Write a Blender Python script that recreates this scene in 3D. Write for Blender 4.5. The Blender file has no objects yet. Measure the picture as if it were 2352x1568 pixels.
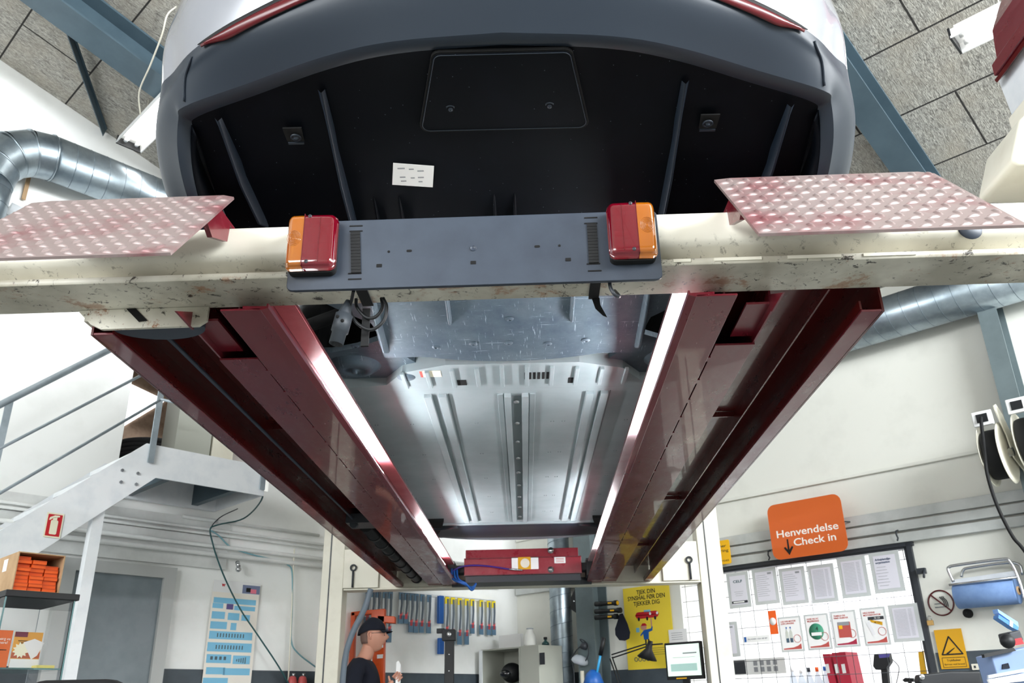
import bpy, bmesh, math, random
from mathutils import Vector, Matrix
random.seed(7)
C = bpy.context.scene.collection
SC = bpy.context.scene
HC = 1.05                      # camera height above the floor; geometry below is written relative to the camera, then lifted
def col(r, g, b):
    f = lambda c: (c/255/12.92) if c/255 <= .04045 else ((c/255+.055)/1.055)**2.4
    return (f(r), f(g), f(b), 1)
# ---------------------------------------------------------------- camera
FPX, PITCH, ROLL, YAW, PHI, SL = 1952.564, .40693, -.020189, .0243473, .7417392, .26923
cy, sy, cp, sp = math.cos(YAW), math.sin(YAW), math.cos(PITCH), math.sin(PITCH)
fwd = Vector((-sy*cp, cy*cp, sp)); rt0 = Vector((cy, sy, 0)); up0 = rt0.cross(fwd)
RT = rt0*math.cos(ROLL)+up0*math.sin(ROLL); UP = -rt0*math.sin(ROLL)+up0*math.cos(ROLL); FW = fwd
cam = bpy.data.cameras.new('camera'); camo = bpy.data.objects.new('camera', cam); C.objects.link(camo)
camo.matrix_world = Matrix.Translation((0, 0, HC)) @ Matrix((RT, UP, -FW)).transposed().to_4x4()
cam.sensor_width = 36; cam.lens = FPX/2352*36; cam.clip_start = .05
cam.dof.use_dof = True; cam.dof.focus_distance = 2.2; cam.dof.aperture_fstop = 11
SC.camera = camo
SC.view_settings.view_transform = 'Standard'; SC.view_settings.look = 'None'
SC.view_settings.gamma = 1; SC.view_settings.use_curve_mapping = False
SC.view_settings.exposure = 0.0
# ---------------------------------------------------------------- world, lights
w = bpy.data.worlds.new('World'); SC.world = w; w.use_nodes = True
w.node_tree.nodes['Background'].inputs[0].default_value = (.75, .85, 1, 1)
w.node_tree.nodes['Background'].inputs[1].default_value = .6
U = Vector((math.sin(PHI), math.cos(PHI), 0)); V = Vector((-math.cos(PHI), math.sin(PHI), 0)); Z = Vector((0, 0, 1))
A, B = 6.35, 6.6                # distance of the left wall along V and of the right wall along U
TS = math.tan(SL); Z0 = 4.92    # roof slope
def P(u, v, z): return U*u+V*v+Z*z
def area(name, u, v, z, tu, tv, tz, sx, sy_, power, colr=(1, 1, 1)):
    l = bpy.data.lights.new(name, 'AREA'); l.shape = 'RECTANGLE'; l.size = sx; l.size_y = sy_; l.energy = power; l.color = colr
    o = bpy.data.objects.new(name, l); C.objects.link(o); p = P(u, v, z); t = P(tu, tv, tz)
    o.location = p+Z*HC; o.rotation_euler = (t-p).to_track_quat('-Z', 'Y').to_euler(); return o
area('window_daylight', 2.6, -4.9, 2.6, 2.2, 6, .4, 6.5, 2.4, 1900, (.93, .97, 1))
area('gate_daylight', -4.9, 1.2, 2.0, 6, 1.6, 1.0, 6.0, 2.6, 560, (.95, .98, 1))
area('booth_fill', 7.5, 3.3, 1.2, 7.4, 3.3, -1, 1.2, 1.8, 40, (.95, .97, 1))  # fill lamp added inside the booth to overexpose it
area('loft_daylight', 3.2, 7.3, 2.7, 3.0, 7.2, 1, 1.2, .8, 18, (1, 1, 1))
# ---------------------------------------------------------------- pixel -> plane helpers
def ray(x, y): return FW+RT*((x-1176)/FPX)-UP*((y-784)/FPX)
def onu(x, y, b=B): d = ray(x, y); return d*(b/d.dot(U))
def onv(x, y, a=A): d = ray(x, y); return d*(a/d.dot(V))
def ony(x, y, Y): d = ray(x, y); return d*(Y/d.y)
def onz(x, y, z): d = ray(x, y); return d*(z/d.z)
def onc(x, y, off=0): d = ray(x, y); return d*((Z0-off)/(d.z+TS*d.dot(U)))
# ---------------------------------------------------------------- materials
MC = {}
def mat(name, c, rough=.5, metal=0, coat=0, emit=None, es=0, trans=0, alpha=1, ior=1.45, spec=.5):
    if name in MC: return MC[name]
    m = bpy.data.materials.new(name); m.use_nodes = True; b = m.node_tree.nodes['Principled BSDF']
    b.inputs['Base Color'].default_value = c; b.inputs['Roughness'].default_value = rough; b.inputs['Metallic'].default_value = metal
    b.inputs['Coat Weight'].default_value = coat; b.inputs['Transmission Weight'].default_value = trans; b.inputs['IOR'].default_value = ior
    b.inputs['Alpha'].default_value = alpha; b.inputs['Specular IOR Level'].default_value = spec
    if emit: b.inputs['Emission Color'].default_value = emit; b.inputs['Emission Strength'].default_value = es
    MC[name] = m; return m
def N(m, t, **k):
    n = m.node_tree.nodes.new(t)
    for a, v in k.items():
        if hasattr(n, a): setattr(n, a, v)
        else: n.inputs[a].default_value = v
    return n
def lk(m, a, b): m.node_tree.links.new(a, b)
def mixc(m, fac, a, b, bt='MIX'):
    n = m.node_tree.nodes.new('ShaderNodeMix'); n.data_type = 'RGBA'; n.blend_type = bt
    for i, s in ((0, fac), (6, a), (7, b)):
        if isinstance(s, (tuple, float, int)): n.inputs[i].default_value = s
        else: lk(m, s, n.inputs[i])
    return n.outputs[2]
def ramp(m, src, p0, p1, c0=(0, 0, 0, 1), c1=(1, 1, 1, 1)):
    n = m.node_tree.nodes.new('ShaderNodeValToRGB'); e = n.color_ramp.elements
    e[0].position = p0; e[0].color = c0; e[1].position = p1; e[1].color = c1
    lk(m, src, n.inputs[0]); return n.outputs[0]
def coords(m, kind='Object', scale=(1, 1, 1), rot=(0, 0, 0)):
    tc = m.node_tree.nodes.new('ShaderNodeTexCoord'); mp = m.node_tree.nodes.new('ShaderNodeMapping')
    mp.inputs['Scale'].default_value = scale; mp.inputs['Rotation'].default_value = rot
    lk(m, tc.outputs[kind], mp.inputs[0]); return mp.outputs[0]
def noise(m, vec, scale, detail=4, rough=.6, dist=0):
    n = N(m, 'ShaderNodeTexNoise'); n.inputs['Scale'].default_value = scale; n.inputs['Detail'].default_value = detail
    n.inputs['Roughness'].default_value = rough; n.inputs['Distortion'].default_value = dist; lk(m, vec, n.inputs['Vector']); return n.outputs[0]
def bump(m, h, s=.2, d=.01):
    n = N(m, 'ShaderNodeBump'); n.inputs['Strength'].default_value = s; n.inputs['Distance'].default_value = d
    lk(m, h, n.inputs['Height']); lk(m, n.outputs[0], m.node_tree.nodes['Principled BSDF'].inputs['Normal'])
def base(m, s): lk(m, s, m.node_tree.nodes['Principled BSDF'].inputs['Base Color'])
def rgh(m, s): lk(m, s, m.node_tree.nodes['Principled BSDF'].inputs['Roughness'])
def worn(name, c, c2, scale=6, lo=.45, hi=.7, rough=.5, metal=0, coat=0, sx=(1, 1, 1), b=.0, detail=5):
    if name in MC: return MC[name]
    m = mat(name, c, rough, metal, coat); v = coords(m, scale=sx); n = noise(m, v, scale, detail)
    base(m, mixc(m, ramp(m, n, lo, hi), c, c2))
    if b: bump(m, n, b)
    return m
M = {}
M['wallL'] = worn('white wall plaster', col(250, 251, 249), col(240, 241, 238), 3, .5, .8, .8, b=.03)
M['wallR'] = worn('off white wall plaster', col(232, 232, 224), col(222, 222, 214), 2.5, .5, .75, .8, b=.05)
M['dado'] = worn('grey dado paint', col(74, 84, 92), col(60, 69, 76), 4, .4, .7, .5)
M['floor'] = worn('grey workshop floor paint', col(120, 122, 120), col(90, 92, 90), 2, .4, .7, .45)
M['steel'] = worn('blue grey steel paint', col(78, 97, 108), col(66, 84, 95), 3, .4, .7, .42)
M['steel2'] = worn('grey green steel paint', col(104, 117, 120), col(88, 100, 103), 3, .4, .7, .45)
M['galv'] = worn('galvanised sheet', col(164, 176, 184), col(118, 130, 138), 5, .35, .75, .34, .9, sx=(1, 1, 1))
M['railg'] = worn('grey galvanised tube', col(172, 184, 192), col(150, 162, 170), 9, .4, .7, .45, .4)
M['seam'] = mat('dark duct seam', col(96, 108, 116), .5, .5)
M['trunk'] = worn('light grey trunking', col(206, 209, 207), col(186, 190, 188), 5, .4, .7, .4)
M['doorf'] = mat('grey white door frame', col(186, 188, 186), .5)
M['plug'] = mat('dark grey plug plastic', col(52, 57, 63), .5)
M['frontu'] = mat('slate front under shield', col(34, 44, 56), .5)
M['pipew'] = worn('white painted pipe', col(226, 228, 226), col(208, 210, 208), 5, .4, .7, .5)
M['galvpaint'] = worn('hot dip galvanised steel', col(244, 247, 250), col(226, 232, 238), 7, .45, .8, .5, .04)
M['cream'] = worn('cream post paint', col(226, 222, 206), col(206, 200, 182), 4, .5, .8, .45)
M['black'] = mat('black plastic', col(22, 24, 27), .5)
M['blackmatt'] = mat('black rubber', col(14, 15, 17), .75)
M['dgrey'] = mat('dark grey metal', col(48, 52, 58), .45)
M['chrome'] = mat('bright zinc', col(200, 202, 204), .25, .95)
M['white'] = mat('white plastic', col(235, 236, 236), .4)
M['paper'] = mat('white paper', col(240, 240, 240), .8)
M['orange'] = mat('orange sign paint', col(214, 100, 38), .45)
M['obox'] = mat('orange card', col(236, 96, 24), .6)
M['ora2'] = mat('orange lacquer', col(216, 84, 30), .4)
M['cardb'] = worn('brown cardboard', col(190, 158, 122), col(170, 138, 102), 8, .4, .7, .8)
M['yellow'] = mat('yellow paper', col(246, 218, 62), .6)
M['ysign'] = mat('yellow enamel', col(214, 160, 16), .45)
M['ysign2'] = mat('bright yellow enamel', col(250, 190, 20), .45)
M['red'] = mat('red enamel', col(200, 34, 44), .4)
M['ink'] = mat('black ink', col(22, 22, 22), .6)
M['gink'] = mat('grey ink', col(150, 152, 158), .7)
M['rink'] = mat('red ink', col(190, 84, 78), .6)
M['wink'] = mat('white ink', col(245, 240, 232), .6)
M['blueink'] = mat('light blue ink', col(130, 196, 228), .6)
M['blue'] = mat('blue plastic', col(30, 92, 170), .4)
M['navy'] = mat('dark blue cloth', col(20, 24, 38), .9)
M['tblue'] = worn('blue tissue paper', col(120, 150, 196), col(104, 134, 182), 14, .4, .7, .85)
M['skin'] = mat('skin', col(206, 150, 128), .55)
M['lglue'] = mat('luminous cream film', col(244, 240, 214), .5)
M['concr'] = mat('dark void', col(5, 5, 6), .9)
M['glass'] = mat('clear glass', (1, 1, 1, 1), .02, trans=1, ior=1.1)
M['plexi'] = mat('frosted polypropylene', col(225, 232, 240), .25, trans=.5, ior=1.2)
M['tube'] = mat('fluorescent tube', (1, 1, 1, 1), .4, emit=(1, .96, .9, 1), es=14)
M['tube2'] = mat('inspection tube', (1, 1, 1, 1), .4, emit=(.90, .97, 1, 1), es=85)
M['daypane'] = mat('bright daylight pane', (1, 1, 1, 1), .4, emit=(.95, .98, 1, 1), es=2.6)
M['bglow'] = mat('booth glowing wall', col(250, 250, 252), .6, emit=(.97, .98, 1, 1), es=.55)  # plain wall given its own glow so the booth looks blown-out white
M['screen'] = mat('lit screen', col(210, 225, 215), .3, emit=col(208, 224, 212), es=.75)
# ceiling: wood wool boards, seams every .53 m of slope
m = mat('wood wool ceiling board', col(160, 156, 146), .95)
v = coords(m); n1 = noise(m, v, 26, 6, .75, 2.2); n2 = noise(m, v, 3, 2); 
tc = m.node_tree.nodes.new('ShaderNodeTexCoord'); mp = m.node_tree.nodes.new('ShaderNodeMapping'); mp.inputs['Rotation'].default_value = (0, 0, .6); mp.inputs['Scale'].default_value = (60, 13, 1)
lk(m, tc.outputs['Object'], mp.inputs[0]); n3 = noise(m, mp.outputs[0], 1.4, 3, .6, 1.5)
mp2 = m.node_tree.nodes.new('ShaderNodeMapping'); mp2.inputs['Rotation'].default_value = (0, 0, -.8); mp2.inputs['Scale'].default_value = (60, 14, 1)
lk(m, tc.outputs['Object'], mp2.inputs[0]); n4 = noise(m, mp2.outputs[0], 1.4, 3, .6, 1.5)
mx = N(m, 'ShaderNodeMath', operation='MULTIPLY'); lk(m, n3, mx.inputs[0]); lk(m, n4, mx.inputs[1])
cfib = ramp(m, mx.outputs[0], .14, .36, col(84, 82, 78), col(206, 203, 194))
cc = mixc(m, .35, cfib, ramp(m, n1, .35, .62, col(78, 76, 72), col(196, 192, 182)))
cc = mixc(m, ramp(m, n2, .45, .8), cc, col(164, 157, 144))
bk = N(m, 'ShaderNodeTexBrick'); bk.offset = .5
bk.inputs['Scale'].default_value = 1; bk.inputs['Mortar Size'].default_value = .007; bk.inputs['Brick Width'].default_value = 1.22; bk.inputs['Row Height'].default_value = .5306
bk.inputs['Mortar Smooth'].default_value = .2
lk(m, v, bk.inputs['Vector']); base(m, mixc(m, bk.outputs['Fac'], cc, col(46, 44, 42))); bump(m, mx.outputs[0], .6, .02)
M['ceil'] = m
# maroon lift paint
def redpaint(name, c, c2, rough=.28):
    m = mat(name, c, rough, 0, .35); v = coords(m, scale=(1, .35, 1)); n = noise(m, v, 14, 6, .7); n5 = noise(m, v, 90, 3)
    cc = mixc(m, ramp(m, n, .5, .72), c, c2); cc = mixc(m, ramp(m, n5, .70, .74), cc, col(150, 110, 112)); base(m, cc)
    rgh(m, ramp(m, n, .3, .8, (.22, .22, .22, 1), (.5, .5, .5, 1))); return m
M['maroon'] = redpaint('maroon gloss paint', col(108, 26, 38), col(118, 50, 58))
M['maroon2'] = redpaint('dark maroon gloss paint', col(84, 14, 14), col(96, 24, 18), .2)
M['jackred'] = redpaint('crimson jack paint', col(140, 28, 44), col(150, 50, 60))
# checker plate
m = mat('worn pink red tread plate', col(190, 150, 150), .38, .25); v = coords(m); n = noise(m, v, 5, 5, .65)
base(m, mixc(m, ramp(m, n, .48, .70), col(142, 127, 125), col(124, 74, 78))); M['tread'] = m
M['treadtop'] = worn('rubbed tread lens', col(186, 174, 174), col(150, 98, 102), 5, .5, .72, .25, .6)
# dirty cream beam: splashes, grime toward nothing (free-form), rust along lower edge
m = mat('dirty cream enamel', col(226, 220, 198), .42); v = coords(m)
n = noise(m, v, 38, 8, .75, .6); n2 = noise(m, v, 3.2, 4, .6); n3 = noise(m, v, 120, 3, .7)
tc = m.node_tree.nodes.new('ShaderNodeTexCoord'); sx = N(m, 'ShaderNodeSeparateXYZ'); lk(m, tc.outputs['Object'], sx.inputs[0])
low = N(m, 'ShaderNodeMapRange'); lk(m, sx.outputs[2], low.inputs[0])
low.inputs[1].default_value = 1.05; low.inputs[2].default_value = .975; low.inputs[3].default_value = 0; low.inputs[4].default_value = 1
gr = N(m, 'ShaderNodeMath', operation='MULTIPLY'); lk(m, ramp(m, n2, .34, .62), gr.inputs[0]); lk(m, low.outputs[0], gr.inputs[1])
spx = N(m, 'ShaderNodeMath', operation='MULTIPLY'); lk(m, ramp(m, n, .575, .63), spx.inputs[0]); lk(m, low.outputs[0], spx.inputs[1])
c1 = mixc(m, gr.outputs[0], col(226, 222, 208), col(164, 159, 144))
c1 = mixc(m, spx.outputs[0], c1, col(52, 46, 40))
c1 = mixc(m, ramp(m, n3, .72, .76), c1, col(80, 72, 62))
rl = N(m, 'ShaderNodeMapRange'); lk(m, sx.outputs[2], rl.inputs[0]); rl.inputs[1].default_value = .972; rl.inputs[2].default_value = .955; rl.inputs[3].default_value = 0; rl.inputs[4].default_value = 1
rr = N(m, 'ShaderNodeMath', operation='MULTIPLY'); lk(m, ramp(m, noise(m, v, 9, 7, .75), .56, .62), rr.inputs[0]); lk(m, rl.outputs[0], rr.inputs[1])
base(m, mixc(m, rr.outputs[0], c1, col(150, 92, 48))); M['beam'] = m
# car
M['paint'] = mat('silver white car paint', col(146, 149, 157), .16, .15, 1)
m = mat('dark grey grained bumper plastic', col(36, 44, 54), .42, spec=.4); v = coords(m); bump(m, noise(m, v, 700, 2), .06, .001); M['bump'] = m
m = mat('black under panel plastic', col(10, 13, 19), .6, spec=.1); v = coords(m); n = noise(m, v, 160, 4, .8); n2 = noise(m, v, 5, 4)
cc = mixc(m, ramp(m, n, .73, .77), col(5, 8, 14), col(80, 88, 96)); base(m, mixc(m, ramp(m, n2, .5, .85), cc, col(10, 14, 22))); vo = N(m, 'ShaderNodeTexVoronoi'); vo.inputs['Scale'].default_value = 42; lk(m, v, vo.inputs['Vector']); cc = m.node_tree.nodes['Principled BSDF'].inputs['Base Color'].links[0].from_socket; base(m, mixc(m, ramp(m, vo.outputs['Distance'], .035, .06, (1, 1, 1, 1), (0, 0, 0, 1)), cc, col(86, 96, 106))); M['under'] = m
M['fin'] = mat('highlight toned fin plastic', col(24, 33, 44), .45, spec=.3)  # lighter than the panel: the fins' bluish highlight is in the base colour
m = mat('scuffed lamp lit under tray', col(84, 100, 112), .5, .1); v = coords(m); n = noise(m, v, 7, 6, .7)  # real scuffs, but the lighter grey also carries the inspection lamps' light
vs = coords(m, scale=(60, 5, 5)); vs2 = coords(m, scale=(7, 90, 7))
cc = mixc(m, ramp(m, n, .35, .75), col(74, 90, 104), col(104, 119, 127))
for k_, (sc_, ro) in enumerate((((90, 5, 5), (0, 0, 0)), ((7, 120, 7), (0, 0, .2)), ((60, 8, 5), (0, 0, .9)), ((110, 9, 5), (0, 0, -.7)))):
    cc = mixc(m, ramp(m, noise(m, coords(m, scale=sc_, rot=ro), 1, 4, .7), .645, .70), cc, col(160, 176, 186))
base(m, cc); M['scuff_lit'] = m
M['pan'] = worn('dusty aluminium pan', col(160, 172, 175), col(142, 155, 158), 2.5, .4, .7, .62, 0)
M['lensR'] = mat('red lens', col(108, 2, 24), .08, trans=.25, coat=1)
M['lensD'] = mat('dark red lens', col(84, 8, 18), .25, coat=.1)
M['lensA'] = mat('amber lens', col(168, 92, 10), .08, trans=.25, coat=1)
M['board'] = worn('slate blue plastic board', col(52, 60, 72), col(43, 50, 62), 8, .4, .7, .45)
M['tyre'] = mat('tyre rubber', col(40, 41, 43), .7)
M['cabgrey'] = mat('grey cabinet enamel', col(176, 178, 168), .5)
M['ply'] = worn('brown boarding', col(156, 134, 116), col(126, 104, 88), 12, .4, .7, .8)
M['doorg'] = worn('grey door enamel', col(128, 138, 144), col(112, 122, 128), 4, .4, .7, .4)
# ---------------------------------------------------------------- mesh builder
class MB:
    def __init__(s): s.v = []; s.f = []; s.m = []; s.sm = []
    def add(s, vs, fs, mi=0, smooth=False):
        k = len(s.v); s.v += [Vector(a) for a in vs]
        for f in fs: s.f.append([i+k for i in f]); s.m.append(mi); s.sm.append(smooth)
        return s
    def obox(s, c, ax, ay, az, mi=0):          # centre and three half-axis vectors
        c = Vector(c); q = [c+ax*i+ay*j+az*k for k in (-1, 1) for j in (-1, 1) for i in (-1, 1)]
        fs = [(0, 2, 3, 1), (4, 5, 7, 6), (0, 1, 5, 4), (2, 6, 7, 3), (0, 4, 6, 2), (1, 3, 7, 5)]
        if ax.cross(ay).dot(az) < 0: fs = [f[::-1] for f in fs]
        return s.add(q, fs, mi)
    def box(s, lo, hi, mi=0):
        lo = Vector(lo); hi = Vector(hi); h = (hi-lo)/2
        return s.obox((lo+hi)/2, Vector((abs(h.x), 0, 0)), Vector((0, abs(h.y), 0)), Vector((0, 0, abs(h.z))), mi)
    def uvbox(s, u0, u1, v0, v1, z0, z1, mi=0):
        return s.obox(P((u0+u1)/2, (v0+v1)/2, (z0+z1)/2), U*abs(u1-u0)/2, V*abs(v1-v0)/2, Z*abs(z1-z0)/2, mi)
    def tube(s, pts, r, n=10, mi=0, cap=True, closed=False):
        pts = [Vector(p) for p in pts]; k = len(pts); rings = []; ref = None
        for i, p in enumerate(pts):
            if closed: t = pts[(i+1) % k]-pts[i-1]
            else: t = pts[min(i+1, k-1)]-pts[max(i-1, 0)]
            t.normalize()
            if ref is None: ref = t.orthogonal().normalized()
            a = (ref-t*ref.dot(t)).normalized(); ref = a; b = t.cross(a)
            rr = r[i] if isinstance(r, (list, tuple)) else r
            rings.append([p+a*math.cos(2*math.pi*j/n)*rr+b*math.sin(2*math.pi*j/n)*rr for j in range(n)])
        vs = [q for g in rings for q in g]; fs = []
        for i in range(k if closed else k-1):
            for j in range(n):
                i2 = (i+1) % k; fs.append((i*n+j, i*n+(j+1) % n, i2*n+(j+1) % n, i2*n+j))
        s.add(vs, fs, mi, True)
        if cap and not closed:
            s.add(rings[0], [tuple(range(n))[::-1]], mi); s.add(rings[-1], [tuple(range(n))], mi)
        return s
    def lathe(s, o, ax, prof, n=24, mi=0):      # profile of (radius, height along ax)
        ax = Vector(ax).normalized(); a = ax.orthogonal().normalized(); b = ax.cross(a); o = Vector(o)
        vs = []; fs = []
        for r, h in prof:
            for j in range(n): t = 2*math.pi*j/n; vs.append(o+ax*h+(a*math.cos(t)+b*math.sin(t))*max(r, 1e-5))
        for i in range(len(prof)-1):
            for j in range(n): fs.append((i*n+j, i*n+(j+1) % n, (i+1)*n+(j+1) % n, (i+1)*n+j))
        return s.add(vs, fs, mi, True)
    def prism(s, poly, o, ax, ay, az, mi=0):    # 2-D polygon (CCW in ax,ay) extruded along az vector
        o = Vector(o); k = len(poly); lo = [o+ax*p[0]+ay*p[1] for p in poly]; hi = [q+az for q in lo]
        ar = sum(poly[i][0]*poly[(i+1) % k][1]-poly[(i+1) % k][0]*poly[i][1] for i in range(k))
        fl = (ar > 0) == (ax.cross(ay).dot(az) > 0)
        fs = [tuple(range(k))[::-1], tuple(range(k, 2*k))]+[(i, (i+1) % k, (i+1) % k+k, i+k) for i in range(k)]
        if not fl: fs = [f[::-1] for f in fs]
        return s.add(lo+hi, fs, mi)
    def grid(s, rows, mi=0, smooth=True, flip=False):
        n = len(rows[0]); vs = [q for r in rows for q in r]; fs = []
        for i in range(len(rows)-1):
            for j in range(n-1):
                f = (i*n+j, i*n+j+1, (i+1)*n+j+1, (i+1)*n+j); fs.append(f[::-1] if flip else f)
        return s.add(vs, fs, mi, smooth)
    def ball(s, c, r, n=16, mi=0, sc=(1, 1, 1), R=None):
        vs = []; fs = []; h = n//2
        for i in range(h+1):
            for j in range(n):
                t = math.pi*i/h; p = 2*math.pi*j/n
                q = Vector((math.sin(t)*math.cos(p)*sc[0], math.sin(t)*math.sin(p)*sc[1], math.cos(t)*sc[2]))*r
                if R: q = R @ q
                vs.append(Vector(c)+q)
        for i in range(h):
            for j in range(n): fs.append((i*n+j, (i+1)*n+j, (i+1)*n+(j+1) % n, i*n+(j+1) % n))
        return s.add(vs, fs, mi, True)
def build(name, mb, mats, parent=None, bevel=0, loc=None, solid=0, merge=True):
    me = bpy.data.meshes.new(name); me.from_pydata([tuple(v) for v in mb.v], [], mb.f)
    if not isinstance(mats, (list, tuple)): mats = [mats]
    for x in mats: me.materials.append(x)
    for p, mi, sm in zip(me.polygons, mb.m, mb.sm): p.material_index = mi; p.use_smooth = sm
    bm = bmesh.new(); bm.from_mesh(me)
    if merge: bmesh.ops.remove_doubles(bm, verts=bm.verts, dist=1e-5)
    bm.to_mesh(me); bm.free()
    o = bpy.data.objects.new(name, me); C.objects.link(o)
    if parent: o.parent = parent
    if solid:
        md = o.modifiers.new('s', 'SOLIDIFY'); md.thickness = solid; md.offset = -1
    if bevel:
        md = o.modifiers.new('b', 'BEVEL'); md.width = bevel; md.segments = 2; md.limit_method = 'ANGLE'; md.angle_limit = math.radians(50)
        for p in me.polygons: p.use_smooth = True
        md.harden_normals = True
    return o
def tag(o, label, cat, group=None, kind=None):
    if label: o['label'] = label
    if cat: o['category'] = cat
    if group: o['group'] = group
    if kind: o['kind'] = kind
    return o
def empty(name, label, cat, group=None):
    o = bpy.data.objects.new(name, None); C.objects.link(o); o.empty_display_size = .05
    return tag(o, label, cat, group)
def struct(name, mb, mats, bevel=0): o = build(name, mb, mats, None, bevel); o['kind'] = 'structure'; return o
def copy_tree(o, parent=None):
    c = o.copy(); C.objects.link(c); c.parent = parent
    for ch in list(o.children): copy_tree(ch, c)
    return c
TXT = {}
def text(body, size, m, o, ax, ay, name='lettering', parent=None, align='CENTER', bold=0, sx=1, depth=.0006, spacing=1):
    az = ax.cross(ay)
    k = (body, size, bold, align, sx)
    cu = bpy.data.curves.new('t', 'FONT'); cu.body = body; cu.size = size; cu.align_x = align; cu.align_y = 'CENTER'; cu.extrude = depth; cu.offset = bold; cu.resolution_u = 3; cu.space_line = spacing
    ob = bpy.data.objects.new('t', cu); C.objects.link(ob); bpy.context.view_layer.update()
    me = bpy.data.meshes.new_from_object(ob.evaluated_get(bpy.context.evaluated_depsgraph_get()))
    bpy.data.objects.remove(ob); bpy.data.curves.remove(cu)
    for v in me.vertices: v.co = Vector(o)+ax*v.co.x*sx+ay*v.co.y+az*v.co.z
    me.materials.clear(); me.materials.append(m); me.name = name
    r = bpy.data.objects.new(name, me); C.objects.link(r)
    if parent: r.parent = parent
    return r
def crom(ps, n):                                 # Catmull-Rom through ps, n samples per span
    ps = [Vector(p) for p in ps]; out = []
    for i in range(len(ps)-1):
        a = ps[i-1] if i else ps[0]*2-ps[1]; b = ps[i]; c = ps[i+1]; d = ps[i+2] if i+2 < len(ps) else ps[-1]*2-ps[-2]
        for k in range(n):
            t = k/n; out.append(.5*((2*b)+(c-a)*t+(2*a-5*b+4*c-d)*t*t+(-a+3*b-3*c+d)*t**3))
    out.append(ps[-1]); return out
def rrect(w, h, r, n=4):                         # rounded rectangle polygon centred on 0
    o = []
    for cx_, cy_, a0 in ((w/2-r, h/2-r, 0), (-w/2+r, h/2-r, 90), (-w/2+r, -h/2+r, 180), (w/2-r, -h/2+r, 270)):
        for k in range(n+1): a = math.radians(a0+90*k/n); o.append((cx_+r*math.cos(a), cy_+r*math.sin(a)))
    return o
ORD = ['first', 'second', 'third', 'fourth', 'fifth', 'sixth', 'seventh', 'eighth', 'ninth', 'tenth', 'eleventh', 'twelfth', 'thirteenth', 'fourteenth', 'fifteenth', 'sixteenth', 'seventeenth', 'eighteenth', 'nineteenth', 'twentieth', 'twenty-first', 'twenty-second', 'twenty-third', 'twenty-fourth', 'twenty-fifth', 'twenty-sixth']
X_, Y_ = Vector((1, 0, 0)), Vector((0, 1, 0))
# ================================================================ room shell
UB, VF = -5.0, -5.0; FZ = -HC
def zc(u): return Z0-TS*u if u > .5 else Z0-TS*.5-TS*(.5-u)
def wallpoly(mb, plane, pts, t, mi=0):           # pts (s,z); plane 'V' wall along U or 'U' wall along V
    if plane[0] == 'V': mb.prism(pts, V*plane[1], U, Z, V*t, mi)
    else: mb.prism(pts, U*plane[1], V, Z, U*t, mi)
mb = MB(); mb.uvbox(UB-.2, B+2.6, VF-.2, A+2.2, FZ-.1, FZ); struct('floor', mb, M['floor'])
LU0, LU1, LZ0, LZ1 = 2.37, 3.62, 1.70, 2.55      # loft opening in the left wall
mb = MB(); T_ = .2
for pts in ([(UB, FZ), (.5, FZ), (.5, zc(.5)), (UB, zc(UB))], [(.5, FZ), (LU0, FZ), (LU0, zc(LU0)), (.5, zc(.5))],
            [(LU0, FZ), (LU1, FZ), (LU1, LZ0), (LU0, LZ0)], [(LU0, LZ1), (LU1, LZ1), (LU1, zc(LU1)), (LU0, zc(LU0))],
            [(LU1, FZ), (B+.2, FZ), (B+.2, zc(B+.2)), (LU1, zc(LU1))]): wallpoly(mb, ('V', A), pts, T_)
struct('wall_left', mb, M['wallL'])
BV0, BV1, BZ0, BZ1 = 2.345, 4.35, -.45, 1.045     # booth opening in the right wall
mb = MB(); ez = zc(B)
for pts in ([(VF, FZ), (BV0, FZ), (BV0, ez), (VF, ez)], [(BV0, FZ), (BV1, FZ), (BV1, BZ0), (BV0, BZ0)], [(BV0, BZ1), (BV1, BZ1), (BV1, ez), (BV0, ez)],
            [(BV1, FZ), (A, FZ), (A, ez), (BV1, ez)]): wallpoly(mb, ('U', B), pts, T_)
struct('wall_right', mb, M['wallR'])
mb = MB(); wallpoly(mb, ('U', UB), [(VF, FZ), (A, FZ), (A, zc(UB)), (VF, zc(UB))], -T_); struct('wall_back', mb, M['wallR'])
mb = MB(); wallpoly(mb, ('V', VF), [(UB, FZ), (B, FZ), (B, zc(B)), (.5, zc(.5)), (UB, zc(UB))], -T_); struct('wall_front', mb, M['wallR'])
# painted dado band, dark grey, on both visible walls
mb = MB(); mb.uvbox(UB, B-.02, A-.012, A-.002, FZ, .305); struct('trim_1', mb, M['dado'])
mb = MB(); mb.uvbox(B-.012, B-.002, BV1+.02, A-.02, FZ, .30); mb.uvbox(B-.012, B-.002, VF, BV0-.05, FZ, .30); struct('trim_2', mb, M['dado'])
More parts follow.
